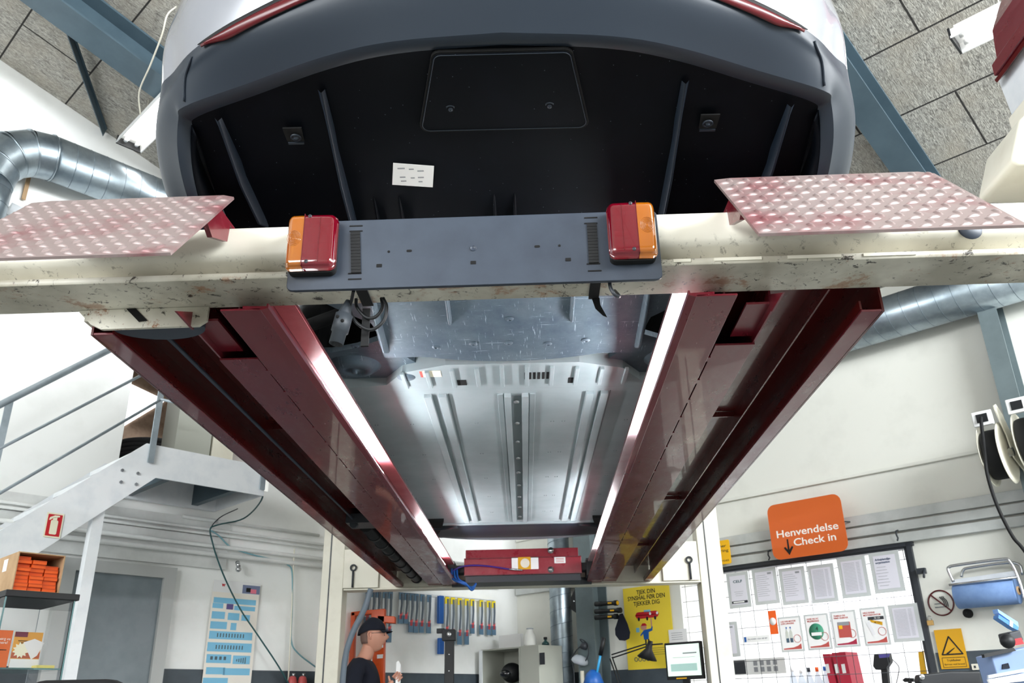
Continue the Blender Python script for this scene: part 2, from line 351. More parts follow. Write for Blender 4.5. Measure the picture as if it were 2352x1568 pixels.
# ceiling slopes
def slope(name, u0, u1, x0, y0u):
    s = 1 if u1 > u0 else -1; du = (U*s*math.cos(SL)-Z*math.sin(SL)); org = P(y0u, x0, zc(y0u)); mb = MB()
    y1 = (u0-y0u)*s/math.cos(SL); y2 = (u1-y0u)*s/math.cos(SL); xa, xb = VF-.2-x0, A+.19-x0
    nz = V.cross(du); tk = -.12 if nz.z < 0 else .12
    mb.add([(xa, y1, 0), (xb, y1, 0), (xb, y2, 0), (xa, y2, 0), (xa, y1, tk), (xb, y1, tk), (xb, y2, tk), (xa, y2, tk)],
           [(0, 1, 2, 3), (7, 6, 5, 4), (0, 4, 5, 1), (1, 5, 6, 2), (2, 6, 7, 3), (3, 7, 4, 0)])
    o = struct(name, mb, M['ceil']); o.matrix_world = Matrix.Translation(org) @ Matrix((V, du, nz)).transposed().to_4x4(); o['keep'] = 1; return o
slope('ceiling', .5, B+.19, .35, .98); slope('ceiling', .5, UB-.19, .35, .5)
# rafters and columns
def rafter(v0, v1, label):
    t = empty('roof_rafter', label, 'roof beam', 'blue grey steel rafters'); mb = MB()
    du = (U*math.cos(SL)-Z*math.sin(SL)); dn = V.cross(du)*-1
    if dn.z < 0: dn = -dn
    L0, L1 = .55, B-.05; vc = (v0+v1)/2; c = P((L0+L1)/2, vc, zc((L0+L1)/2)); hl = (L1-L0)/2/math.cos(SL)
    mb.obox(c-dn*.235, du*hl, V*(v1-v0)/2, dn*.007); mb.obox(c-dn*.125, du*hl, V*.005, dn*.104); mb.obox(c-dn*.012, du*hl, V*(v1-v0)/2, dn*.008)
    build('girder', mb, M['steel'], t); mb = MB()
    mb.prism([(0, 0), (-.62, 0), (0, -.34)], P(B-.17, vc-.03, zc(B-.17)-.25), du, Z, V*.06); build('haunch_plate', mb, M['steel'], t); return t
rafter(1.30, 1.48, 'blue grey steel rafter running down to the right wall above the hose reels')
rafter(5.10, 5.35, 'blue grey steel rafter at upper left beside the gable wall')
def column(v0, v1, label, m):
    t = empty('steel_column', label, 'column'); mb = MB(); zt = zc(B)-.16
    mb.uvbox(B-.215, B-.203, v0, v1, FZ, zt); mb.uvbox(B-.205, B-.012, (v0+v1)/2-.006, (v0+v1)/2+.006, FZ, zt); mb.uvbox(B-.015, B-.003, v0, v1, FZ, zt)
    build('profile', mb, m, t); mb = MB(); mb.uvbox(B-.24, B-.003, v0-.03, v1+.03, FZ, FZ+.02); build('foot_plate', mb, m, t)
column(1.33, 1.455, 'grey steel column on the right wall carrying the hose reels', M['steel2'])
column(5.17, 5.38, 'grey green steel column beside the yellow poster', M['steel2'])
mb = MB(); a = onc(118, -40, .12); b = onv(240, 306, A-.03); d = (b-a).normalized(); s_ = d.cross(V).normalized()
mb.obox((a+b)/2, d*((b-a).length/2), s_*.032, V*.006); mb.obox((a+b)/2+s_*.03, d*((b-a).length/2), s_*.004, V*.03)
tag(build('steel_brace', mb, M['steel']), 'slanting blue grey angle brace from rafter down to gable wall', 'brace')
# daylight windows behind the camera (they light the hall and mirror in the car)
def daywin(name, plane, s0, s1, z0, z1, nx, nz):
    fr = MB(); pn = MB(); ax = U if plane[0] == 'V' else V; nn = V if plane[0] == 'V' else U
    o = nn*(plane[1]+.02)
    pn.obox(o+ax*(s0+s1)/2+Z*(z0+z1)/2, ax*(s1-s0)/2, Z*(z1-z0)/2, nn*.008)
    for i in range(nx+1): x = s0+(s1-s0)*i/nx; fr.obox(o+nn*.02+ax*x+Z*(z0+z1)/2, ax*.035, Z*((z1-z0)/2+.035), nn*.02)
    for i in range(nz+1): z = z0+(z1-z0)*i/nz; fr.obox(o+nn*.02+ax*(s0+s1)/2+Z*z, ax*((s1-s0)/2+.03), Z*.035, nn*.0195)
    f = struct(name, fr, M['white']); build('window_pane', pn, M['daypane'], f)
daywin('window_1', ('V', VF), -.6, 5.9, 1.3, 3.4 if 0 else 3.15, 6, 3)
daywin('window_2', ('U', UB), -1.8, 4.2, .8, 2.9, 6, 3)
# door with frame under the stair
q = [onv(*p, A-.04) for p in ((174, 1278), (405, 1308), (128, 1568), (368, 1568))]
du0 = 2.19; du1 = q[1].dot(U); dz = (q[0].z+q[1].z)/2
t = MB(); t.uvbox(du0, du1-.09, A-.03, A-.005, FZ, dz-.08); D = struct('door_1', t, M['doorg'])
t = MB(); t.uvbox(du0-.10, du0, A-.06, A-.003, FZ, dz); t.uvbox(du1-.09, du1, A-.06, A-.003, FZ, dz); t.uvbox(du0, du1-.09, A-.06, A-.003, dz-.08, dz); build('door_frame', t, M['doorf'], D)
t = MB(); t.tube([P(du0+.08, A-.04, -.05), P(du0+.08, A-.08, -.05), P(du0+.2, A-.08, -.05)], .009); build('door_handle', t, M['chrome'], D)
# horizontal wall rails / pipes ------------------------------------------------
def pipeL(px, py, r, u0, u1, off, label, m=M['pipew'], name='wall_pipe', z=None):
    z = onv(px, py, A-off).z if z is None else z; mb = MB(); mb.tube([P(u0, A-off, z), P(u1, A-off, z)], r, 10); return tag(build(name, mb, m), label, 'pipe', 'pipes along the left wall')
pipeL(560, 1205, .014, 2.9, 4.12, .04, 'short white pipe high on left wall right of the landing, ending free', M['pipew'])
pipeL(560, 1226, .011, 1.0, 6.3, .05, 'upper white pipe running from under the landing to the far corner', M['pipew'])
pipeL(560, 1236, .011, 1.0, 6.3, .05, 'second white pipe from the top below the landing', M['pipew'])
pipeL(560, 1262, .016, 1.0, 6.3, .06, 'thicker white pipe above the lowest pipe on the left wall', M['pipew'])
pipeL(560, 1280, .018, 1.0, 6.3, .06, 'lowest and thickest white pipe on the left wall', M['pipew'])
mb = MB(); a = onv(545, 1290, A-.07); mb.tube([a, a-V*.03-Z*.04], .016); mb.ball(a-V*.03-Z*.06, .022); tag(build('pipe_valve', mb, M['chrome']), 'small bright valve on the lowest pipe under the landing', 'valve')
mb = MB()
for i in range(3):
    z = 1.03+i*.125; mb.uvbox(.2, 3.3, A-.03, A-.004, z, z+.115)
tag(build('wall_panelling', mb, M['pipew']), 'grey horizontal slat boarding on the wall under the stair landing', 'panelling')
# right wall: narrow conduit and three part cable trunking
def railR(z0, z1, off, v0, v1, label, name='cable_trunking', m=M['trunk'], cat='trunking', g=None):
    mb = MB(); mb.uvbox(B-off, B-.003, v0, v1, z0, z1); return tag(build(name, mb, m, bevel=.004), label, cat, g)
zt = [onu(x, y, B-.05).z for x, y in ((1939, 1188), (1941, 1215), (1943, 1240), (1945, 1262))]
railR(zt[1]+.012, zt[0], .045, 0, A-.02, 'upper of three grey cable trunking runs on the right wall', g='trunking on the right wall')
railR(zt[2]+.012, zt[1]-.004, .055, 0, A-.02, 'middle of three grey cable trunking runs on the right wall', g='trunking on the right wall')
railR(zt[3], zt[2]-.004, .045, 0, A-.02, 'lowest of three grey cable trunking runs on the right wall', g='trunking on the right wall')
zz = onu(1960, 1092, B-.02).z; railR(zz-.012, zz+.012, .024, 1.5, A-.02, 'thin white conduit high above the orange sign', 'wall_conduit', M['wallR'], 'conduit')
for (x, y), lb in (((2062, 1226), 'dark steel hook on the lowest trunking right of the orange sign'), ((1768, 1272), 'dark steel hook on lowest trunking at left edge of orange sign')):
    a = onu(x, y, B-.07); mb = MB(); mb.tube([a+U*.02+Z*.03, a-U*.02+Z*.02, a-U*.03-Z*.01, a-U*.01-Z*.03, a-U*.03-Z*.05], .006); tag(build('wall_hook', mb, M['dgrey']), lb, 'hook')
# ================================================================ ventilation ducts
def spiral(pts, r, pitch=.12, name='duct_run', parent=None, ribs=True):
    mb = MB(); mb.tube(pts, r, 36); a, b = Vector(pts[0]), Vector(pts[-1]); d = (b-a).normalized(); e = d.orthogonal().normalized(); f = d.cross(e)
    o = build(name, mb, M['galv'], parent)
    if ribs:
        L = (b-a).length; n = int(L/pitch*20); hp = [a+d*(L*i/n)+(e*math.cos(i/20*2*math.pi)+f*math.sin(i/20*2*math.pi))*(r+.0005) for i in range(n+1)]
        mb = MB(); mb.tube(hp, .0022, 5); build('spiral_seam', mb, M['seam'], o)
    return o
zl = 3.83; vl = 6.10; t = empty('ventilation_duct', 'wide spiral duct with elbow on the left gable wall', 'duct')
spiral([P(1.42, vl, zl), P(3.1, vl, zl)], .168, parent=t)
arc = [P(1.42-.36*math.sin(x), vl, zl-.36*(1-math.cos(x))) for x in [math.radians(22.5*i) for i in range(5)]]
mb = MB()
for i in range(4):
    mb.tube([arc[i], arc[i+1]], .17+.001*i, 36, cap=False)
build('segmented_elbow', mb, M['galv'], t)
for i in range(5):
    mb = MB(); d = (arc[min(i+1, 4)]-arc[max(i-1, 0)]).normalized(); mb.tube([arc[i]-d*.006, arc[i]+d*.006], .176, 36); build('elbow_band', mb, M['galv'], t)
spiral([P(1.06, vl, zl-.36), P(1.06, vl, 2.9)], .168, parent=t)
t = empty('ventilation_duct', 'wide spiral duct along the right wall above the hose reels', 'duct')
spiral([P(6.39, .1, 2.74), P(6.39, 4.4, 2.74)], .168, parent=t); mb = MB(); mb.tube([P(6.39, .098, 2.74), P(6.39, .103, 2.74)], .172, 30); build('end_cap', mb, M['galv'], t)
t = empty('ventilation_duct', 'slim upright spiral duct in the far corner behind the crimson jack beam', 'duct')
spiral([P(6.42, 5.60, FZ), P(6.42, 5.60, 2.55)], .105, .13, parent=t)
mb = MB(); a = onv(62, 424, A-.03); mb.obox(a, U*.014, Z*.13, V*.006); tag(build('wooden_batten', mb, M['cardb']), 'short pale wooden batten on wall below the duct elbow', 'batten')
mb = MB(); mb.tube([onv(22, 478, A-.06), onv(120, 520, A-.06)], .045, 20); tag(build('drain_pipe', mb, M['galvpaint']), 'thin grey pipe on gable wall behind the left ramp flap', 'pipe')
# ================================================================ lamps
def fluor(u0, u1, v0, v1, off, label, cord):
    t = empty('fluorescent_light', label, 'ceiling light', 'fluorescent tube lights'); um = (u0+u1)/2; zb = zc(um)-off; vm = (v0+v1)/2; mb = MB()
    mb.prism([(u0, zb), (u0+.012, zb+.055), (u1-.012, zb+.055), (u1, zb), (u1+.008, zb-.002), (u1-.008, zb+.068), (u0+.008, zb+.068), (u0-.008, zb-.002)], V*v0, U, Z, V*(v1-v0)); build('reflector', mb, M['white'], t)
    mb = MB(); mb.uvbox(um-.035, um+.035, v0+.02, v1-.02, zb+.068, zb+.11); build('housing', mb, M['white'], t)
    for s in (-1, 1):
        c = um+s*(u1-u0)*.23; mb = MB(); mb.tube([P(c, v0+.06, zb+.025), P(c, v1-.06, zb+.025)], .014, 14); tb = build('fluorescent_tube', mb, M['tube'], t)
        mb = MB()
        for e, q in ((v0+.035, v0+.075), (v1-.075, v1-.035)): mb = MB(); mb.tube([P(c, e, zb+.025), P(c, q, zb+.025)], .0155, 12); build('tube_socket', mb, M['white'], t)
    for e in (v0, v1): mb = MB(); mb.uvbox(u0-.004, u1+.004, e-.006, e+.006, zb-.004, zb+.07); build('end_plate', mb, M['black'], t)
    for e in (v0+.25, v1-.25):
        mb = MB(); mb.tube([P(um, e, zb+.1), P(um, e, zc(um)-.005)], .004, 6); build('hanging_cord', mb, M['cream'], t)
    if cord: mb = MB(); mb.tube(crom(cord, 5), .006, 6); build('power_cord', mb, M['cream'], t)
fluor(1.80, 1.985, 4.35, 5.94, .32, 'lit twin tube light at upper left beside the car bumper', [P(1.83, 5.6, zc(1.85)-.26), onc(322, 258, .30), onc(320, 210, .28), onc(345, 150, .27), onc(372, 80, .22), onc(384, 35, .12), onc(405, 15, .03)])
fluor(4.30, 4.46, -.78, .765, .4, 'lit twin tube light at upper right in front of the maroon panel', None)
# ================================================================ staircase
VS = 5.6; t = empty('steel_staircase', 'galvanised steel staircase with landing and tube handrails on the left', 'staircase')
def uz(x, y, v=VS): q = onv(x, y, v); return q.dot(U), q.z
a1, a2 = uz(0, 1219), uz(330, 1022); b1, b2 = uz(87, 1270), uz(358, 1097)
sl = (a2[1]-a1[1])/(a2[0]-a1[0]); top = lambda u: a2[1]+sl*(u-a2[0]); wdt = a2[1]+sl*(b2[0]-a2[0])-b2[1]; wd2 = top(b1[0])-b1[1]; wdt = (wdt+wd2)/2
TOPZ = 1.682; uS = a2[0]+(TOPZ-a2[1])/sl; uE = (FZ+.0-a2[1])/sl+a2[0]
LB = 1.462; uBt = (LB-(a2[1]-wdt))/sl+a2[0]
poly = [(uE, FZ), (uE+wdt/sl, FZ), (uBt, LB), (2.40, LB), (2.40, TOPZ), (uS, TOPZ)]
for v in (VS, 6.28): mb = MB(); mb.prism(poly, V*v, U, Z, V*.012); build('stringer', mb, M['galvpaint'], t)
k = 0; z = FZ+.18
while z < 1.60:
    u = (z-a2[1])/sl+a2[0]+.02; mb = MB(); mb.uvbox(u-.02, u+.26, VS+.014, 6.278, z-.03, z); build('tread', mb, M['galvpaint'], t); z += .19
mb = MB(); mb.uvbox(2.40, 3.16, VS, VS+.012, LB, TOPZ); mb.uvbox(3.148, 3.16, VS+.012, 6.33, LB, TOPZ); mb.uvbox(uBt, 3.15, 6.30, 6.335, LB, TOPZ); build('landing_fascia', mb, M['galvpaint'], t)
mb = MB(); mb.uvbox(2.30, 3.148, VS+.012, 6.30, TOPZ-.04, TOPZ-.002); build('landing_deck', mb, M['dgrey'], t)
mb = MB(); mb.uvbox(2.44, 2.49, VS+.014, 6.30, LB+.02, TOPZ-.042); mb.uvbox(2.95, 3.0, VS+.014, 6.30, LB+.02, TOPZ-.042); build('landing_joist', mb, M['steel'], t)
mb = MB(); mb.uvbox(2.0, 2.068, VS+.02, VS+.085, FZ, 1.26); build('support_post', mb, M['galvpaint'], t)
def rail(p, q, r, e0, e1):
    a, b = uz(*p), uz(*q); s_ = (b[1]-a[1])/(b[0]-a[0]); mb = MB(); mb.tube([P(e0, VS-.02, a[1]+s_*(e0-a[0])), P(e1, VS-.02, a[1]+s_*(e1-a[0]))], r, 12); return mb
build('handrail', rail((0, 930), (235, 812), .021, .2, 2.29), M['railg'], t)
build('guard_rail', rail((0, 1030), (305, 872), .0095, .2, 2.29), M['railg'], t)
build('guard_rail', rail((0, 1132), (362, 922), .0095, .2, 2.29), M['railg'], t)
for zz in (2.0, 2.28, 2.58): mb = MB(); mb.tube([P(2.29, VS-.02, zz), P(3.14, VS-.02, zz)], .0095 if zz < 2.5 else .02, 8); build('guard_rail', mb, M['railg'], t)
for u, z0, z1 in ((2.29, 1.55, 2.6), (1.385, .95, 1.78), (3.13, 1.5, 2.6)):
    mb = MB(); mb.uvbox(u-.02, u+.02, VS-.026, VS-.014, z0, z1); build('railing_post', mb, M['railg'], t)
for x, y in ((280, 1080), (316, 1087), (277, 1107), (312, 1112)):
    mb = MB(); q = onv(x, y, VS); mb.tube([q, q-V*.01], .011, 6); build('bolt', mb, M['chrome'], t)
# fire extinguisher sign
q = [onv(*p, VS-.004) for p in ((108, 1180), (146, 1184), (101, 1228), (138, 1233))]; c = sum(q, Vector())/4
t = empty('fire_sign', 'red and cream fire extinguisher sign on the stair stringer', 'sign'); w_, h_ = (q[1]-q[0]).dot(U)*1.02, .148; ax = U; ay = Z
mb = MB(); mb.prism(rrect(w_, h_, .002), c, ax, ay, -V*.002); build('sign_plate', mb, M['lglue'], t)
mb = MB(); mb.prism(rrect(w_*.84, h_*.88, .002), c-V*.002, ax, ay, -V*.001); build('red_field', mb, M['red'], t)
mb = MB(); e = c-V*.003
mb.prism(rrect(.042, .085, .008), e-Z*.012, ax, ay, -V*.001); mb.prism([(-.012, .028), (.012, .028), (.012, .05), (-.012, .05)], e, ax, ay, -V*.001)
mb.prism([(-.012, .042), (.026, .052), (.024, .06), (-.004, .06), (-.03, .046), (-.034, .03), (-.026, .03)], e, ax, ay, -V*.001)
build('extinguisher_symbol', mb, M['lglue'], t)
# ================================================================ loft behind the opening
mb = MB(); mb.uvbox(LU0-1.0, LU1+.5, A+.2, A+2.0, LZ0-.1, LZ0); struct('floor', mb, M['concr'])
mb = MB(); mb.uvbox(LU0-1.0, LU1+.5, A+1.9, A+2.0, LZ0, 3.7); struct('wall_loft', mb, M['ply'])
mb = MB(); mb.uvbox(LU0-1.1, LU0-1.0, A+.2, A+2.0, LZ0, 3.7); struct('wall_loft', mb, M['wallL']); mb = MB(); mb.uvbox(LU1+.5, LU1+.6, A+.2, A+2.0, LZ0, 3.7); struct('wall_loft', mb, M['wallL'])
mb = MB(); mb.uvbox(LU0-1.1, LU1+.6, A+.2, A+2.0, 3.6, 3.7); struct('ceiling', mb, M['ply'])
q = [onv(*p, A+1.885) for p in ((230, 848), (357, 908), (380, 917), (375, 924), (280, 981), (230, 1008))]
mb = MB(); mb.prism([(a.dot(U), a.z) for a in q], V*(A+1.885), U, Z, V*.01); struct('window_3', mb, M['daypane'])
def tyre(c, ax, R, wd, label, rim=True, name='car_tyre'):
    t = empty(name, label, 'tyre'); mb = MB(); h = wd/2
    pr = [(R*.62, -h*.8), (R*.8, -h), (R*.93, -h*.95), (R*.985, -h*.75)]
    for i in range(5):
        y = -h*.7+i*h*.35; pr += [(R, y), (R, y+h*.26), (R*.975, y+h*.28), (R*.975, y+h*.33)]
    pr += [(R*.985, h*.75), (R*.93, h*.95), (R*.8, h), (R*.62, h*.8), (R*.6, 0), (R*.62, -h*.8)]
    mb.lathe(c, ax, pr, 40); build('tyre_tread', mb, M['tyre'], t)
    if rim:
        mb = MB(); mb.lathe(c, ax, [(R*.62, -h*.7), (R*.55, -h*.5), (R*.52, 0), (R*.55, h*.6), (R*.62, h*.7)], 30); mb.lathe(c, ax, [(R*.16, h*.25), (R*.16, h*.55), (.001, h*.55)], 16)
        for i in range(5):
            a = Vector(ax).orthogonal().normalized(); a.rotate(Matrix.Rotation(i*2*math.pi/5, 3, Vector(ax))); b = Vector(ax).cross(a); mb.obox(Vector(c)+a*R*.34+Vector(ax)*h*.42, a*R*.22, b*R*.07, Vector(ax)*h*.1)
        build('wheel_rim', mb, M['chrome'], t)
    return t
q = onv(383, 1000, A+.45); ul = q.dot(U); q = onv(383, 1000, A+.7); ul = q.dot(U)
for i in range(2): tyre(P(ul, A+.88, LZ0+.11+i*.225), Z, .34, .215, ('lower', 'upper')[i]+' of the two wide black tyres lying on the loft behind the railing post', False, 'stacked_tyre')
for i in range(2): tyre(P(ul-.66, A+.6, LZ0+.085+i*.175), Z, .235, .165, ('lower', 'upper')[i]+' of the two small tyres by the loft opening edge', False, 'stacked_tyre')
u_, z_ = onv(402, 945, A+.35).dot(U), 0
t = empty('storage_cabinet', 'tall grey cabinet standing on the loft right of the tyres', 'cabinet')
mb = MB(); mb.uvbox(2.87, 3.17, A+.215, A+.48, LZ0, 2.85); build('cabinet_body', mb, M['cabgrey'], t); mb = MB(); mb.uvbox(3.19, 3.38, A+.215, A+.48, LZ0, 2.85); build('cabinet_door', mb, M['cream'], t)
# ================================================================ booth behind the mesh
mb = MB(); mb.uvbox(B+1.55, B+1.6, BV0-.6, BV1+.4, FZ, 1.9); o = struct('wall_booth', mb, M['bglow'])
mb = MB(); mb.uvbox(B+.2, B+1.55, BV0-.65, BV0-.6, FZ, 1.9); mb.uvbox(B+.2, B+1.55, BV1+.4, BV1+.45, FZ, 1.9); struct('wall_booth', mb, M['wallL'])
mb = MB(); mb.uvbox(B+.2, B+1.6, BV0-.65, BV1+.45, 1.85, 1.95); struct('ceiling', mb, M['white'])
mb = MB(); mb.uvbox(B-.03, B+.02, BV0-.05, BV1, BZ1-.005, BZ1+.03); mb.uvbox(B-.03, B+.02, BV0-.035, BV0, BZ0, BZ1+.03); struct('window_4', mb, M['dgrey'])
# ================================================================ four post lift
LIFT = empty('vehicle_lift', 'four post vehicle lift with cream crossbeams and maroon runways carrying the car', 'vehicle lift')
# rear crossbeam (nearest the viewer)
prof = [(1.803, .962), (1.80, .967), (1.80, .976), (1.804, .98), (1.84, .984), (1.845, 1.0), (1.815, 1.016), (1.803, 1.024), (1.80, 1.034), (1.80, 1.095), (1.803, 1.104), (1.812, 1.108), (1.96, 1.108), (1.955, .962)]
CB = MB(); CB.prism([(a, b) for a, b in prof], X_*-1.9, Y_, Z, X_*3.22); XB = build('crossbeam', CB, M['beam'], LIFT, bevel=.0015)
mb = MB(); mb.prism([(1.32, .962), (1.36, .99), (1.36, 1.108), (1.32, 1.108)], Y_*1.80, X_, Z, Y_*.16); build('beam_end_plate', mb, M['beam'], XB)
for x0, x1 in ((1548, 1588), (1642, 1752), (1812, 1936), (1988, 2110)):
    a = ony(x0, 612, 1.8).x; b = ony(x1, 612, 1.8).x; mb = MB(); mb.box((a, 1.797, .968), (b, 1.802, .976)); build('weld_strip', mb, M['cream'], XB)
mb = MB(); mb.lathe((1.06, 1.801, 1.035), -Y_, [(.001, .004), (.027, .004), (.029, 0)], 24); build('rubber_plug', mb, M['board'], XB)
mb = MB(); mb.prism([(-1.165, .961), (-1.125, .921), (-1.095, .906), (-.845, .908), (-.825, .922), (-.825, .961)], Y_*1.944, X_, Z, Y_*.01); br = build('pulley_bracket', mb, M['beam'], LIFT)
q = [ony(x, y, 1.94) for x, y in ((290, 709), (312, 708), (338, 735), (318, 738))]; mb = MB(); mb.prism([(a.x, a.z) for a in q], Y_*1.94, X_, Z, Y_*.003); build('slot', mb, M['concr'], br)
mb = MB(); pg = [(-.955+.12*math.cos(math.pi*k/20), 1.957+.075*math.sin(math.pi*k/20)) for k in range(21)]; mb.prism(pg, (0, 0, .911), X_, Y_, Z*.02); build('cable_pulley', mb, M['board'], br)
mb = MB(); mb.box((-1.15, 1.956, .935), (-.84, 2.0, .945)); build('bracket_plate', mb, M['beam'], br)
# front crossbeam (far)
YF = 6.95; mb = MB(); mb.box((-1.55, YF, .885), (1.28, YF+.16, 1.03)); mb.box((-1.55, YF-.012, .882), (1.28, YF, .895)); FB = build('crossbeam', mb, M['cream'], LIFT, bevel=.004)
mb = MB(); mb.box((-.68, YF-.06, .885), (.42, YF-.013, .915)); mb.box((-.68, YF-.02, .915), (.42, YF-.013, .94)); build('lower_channel', mb, M['dgrey'], FB)
for x0, x1 in ((-1.553, -1.27), (.985, 1.272)):
    mb = MB(); mb.box((x0, YF-.03, .897), (x1, YF-.014, 1.20)); build('end_plate', mb, M['cream'], FB, bevel=.003)
for x in (-1.472, 1.20):
    mb = MB(); mb.tube([(x, YF-.045, .90), (x, YF-.045, 1.03)], .008, 8); mb.tube([Vector((x+.022*math.cos(i*.524), YF-.045, 1.052+.022*math.sin(i*.524))) for i in range(12)], .007, 6, closed=True); build('eye_bolt', mb, M['dgrey'], FB)
# posts
def post(x0, x1, y0, y1, zt, faces):
    mb = MB(); mb.box((x0, y0, FZ), (x1, y1, zt)); o = build('post', mb, M['cream'], LIFT, bevel=.006)
    mb = MB(); mb.box((x0-.05, y0-.05, FZ), (x1+.05, y1+.05, FZ+.015)); build('base_plate', mb, M['cream'], o)
    mb = MB(); mb.box((x0+.06, y0-.003, FZ+.05), (x0+.07, y0, zt-.03)); build('post_slot', mb, M['dgrey'], o)
post(-1.735, -1.558, 6.95, 7.13, 1.55, 1); post(1.284, 1.466, 6.95, 7.13, 1.5, 1)
post(-2.13, -1.902, 1.80, 2.0, 1.5, 1); post(1.362, 1.59, 1.80, 2.0, 1.5, 1)
mb = MB(); q = [ony(*p, 2.02) for p in ((2243, 462), (2262, 372), (2280, 352), (2540, 338), (2540, 470), (2260, 470))]
mb.prism([(a.x, a.z) for a in q], Y_*2.02, X_, Z, -Y_*.19); build('post_carriage', mb, M['cream'], LIFT, bevel=.012)
# runways
def runway(xi, W, s, lamps, strip):
    X = lambda d: xi+s*d
    y0, y1 = 1.965, 6.94
    def bx(mb, d0, d1, ya, yb, z0, z1): mb.box((min(X(d0), X(d1)), ya, z0), (max(X(d0), X(d1)), yb, z1))
    mb = MB(); bx(mb, -.015, W, 1.88 if 0 else y0, y1, 1.022, 1.032); bx(mb, W-.006, W, y0, y1, .90, 1.022); R = build('runway', mb, M['maroon2'], LIFT)
    ye = 1.848; mb = MB(); bx(mb, 0, .1, ye, y1, .900, .906); build('jacking_flange', mb, M['maroon'], R, bevel=.002)
    mb = MB(); bx(mb, .106, .215, 2.17, y1, .905, .911); bx(mb, .209, .215, y0, y1, .911, 1.022); bx(mb, .094, .1, y0, y1, .906, 1.022); mb.prism([(1.852, .906), (y0, .906), (y0, .957)], X_*min(X(.094), X(.1)), Y_, Z, X_*.006); mb.prism([(1.852, .906), (y0, .906), (y0, .957)], X_*min(X(.209), X(.215)), Y_, Z, X_*.006); build('inner_flange', mb, M['maroon'], R, bevel=.001)
    mb = MB(); bx(mb, .15, .209, y0, 2.168, .93, .936); build('end_gusset', mb, M['maroon'], R)
    mb = MB()
    for i in range(26): y = 2.25+i*.18; mb = MB(); bx(mb, .098, .108, y, y+.03, .902, .908); build('tack_weld', mb, M['maroon'], R)
    mb = MB(); mb.prism([(X(0), .900), (X(-.018), .905), (X(-.018), .917), (X(-.014), .917), (X(-.013), .91), (X(.045), .912), (X(.045), .906)], Y_*ye, X_, Z, Y_*(y1-ye)); build('jack_rail', mb, M['maroon'], R)
    mb = MB(); bx(mb, .045, .05, y0, y1, .906, 1.022);  build('channel_web', mb, M['maroon'], R)
    mb = MB(); bx(mb, -.0145, .044, y0, y1, 1.0195, 1.0215); build('deck_lip', mb, strip, R)
    mb = MB(); bx(mb, W-.058, W-.006, y0, y1, .900, .907); build('outer_flange', mb, M['maroon'], R, bevel=.002)
    mb = MB(); bx(mb, W-.13, W-.125, y0, y1, .965, 1.022); bx(mb, W-.06, W-.055, y0, y1, .907, .93); build('inner_stiffener', mb, M['maroon2'], R)
    for i in range(3):
        mb = MB(); bx(mb, .216, W-.13, 3.1+i*1.4, 3.108+i*1.4, 1.0, 1.02); build('cross_stiffener', mb, M['maroon2'], R)
    for ya, yb in lamps:
        mb = MB(); x = X(.026); mb.tube([(x, ya, .962), (x, yb, .962)], .011, 12); L = build('inspection_light', mb, M['tube2'], R)
        for e in (ya-.03, yb): mb = MB(); mb.tube([(x, e, .962), (x, e+.03, .962)], .013, 10); build('lamp_socket', mb, M['white'], R)
    return R, X
M['lipP'] = worn('pink tube lit lip paint', col(214, 120, 126), col(196, 90, 100), 6, .4, .7, .35)  # red lip lit by the tube, its overexposed pink put into the paint
M['lipW'] = worn('white tube lit lip paint', col(236, 226, 228), col(220, 190, 196), 6, .5, .8, .35)  # right lip likewise: the lit strip's white put into the colour
Ln, XL = runway(-.655, .476, -1, ((2.55, 3.66), (5.0, 6.28)), M['lipP'])
Rn, XR = runway(.40, .492, 1, ((2.02, 3.32), (4.62, 6.05)), M['lipW'])
mb = MB(); mb.tube([(XL(.34), 1.97, .95), (XL(.33), 6.2, .955)], .006, 8); build('steel_cable', mb, M['board'], Ln)
mb = MB(); mb.tube([(XL(.262), 1.97, .985), (XL(.262), 6.9, .985)], .004, 8); build('hydraulic_line', mb, M['black'], Ln)
mb = MB(); mb.tube([(XL(.30), 4.75, .955), (XL(.30), 6.9, .955)], .038, 20)
for i in range(8): mb.tube([(XL(.30), 5.0+i*.26, .955), (XL(.30), 5.03+i*.26, .955)], .044, 20)
build('hydraulic_cylinder', mb, M['black'], Ln)
mb = MB(); mb.box((XL(.37), 4.55, .93), (XL(.23), 4.72, .98)); mb.tube([(XL(.33), 4.56, .925), (XL(.33), 4.6, .925)], .02, 12); build('cylinder_bracket', mb, M['dgrey'], Ln)
mb = MB(); mb.tube([(XL(.02), 1.97, .945), (XL(.03), 3.7, .95)], .003, 6); build('lamp_wire', mb, M['galvpaint'], Ln)
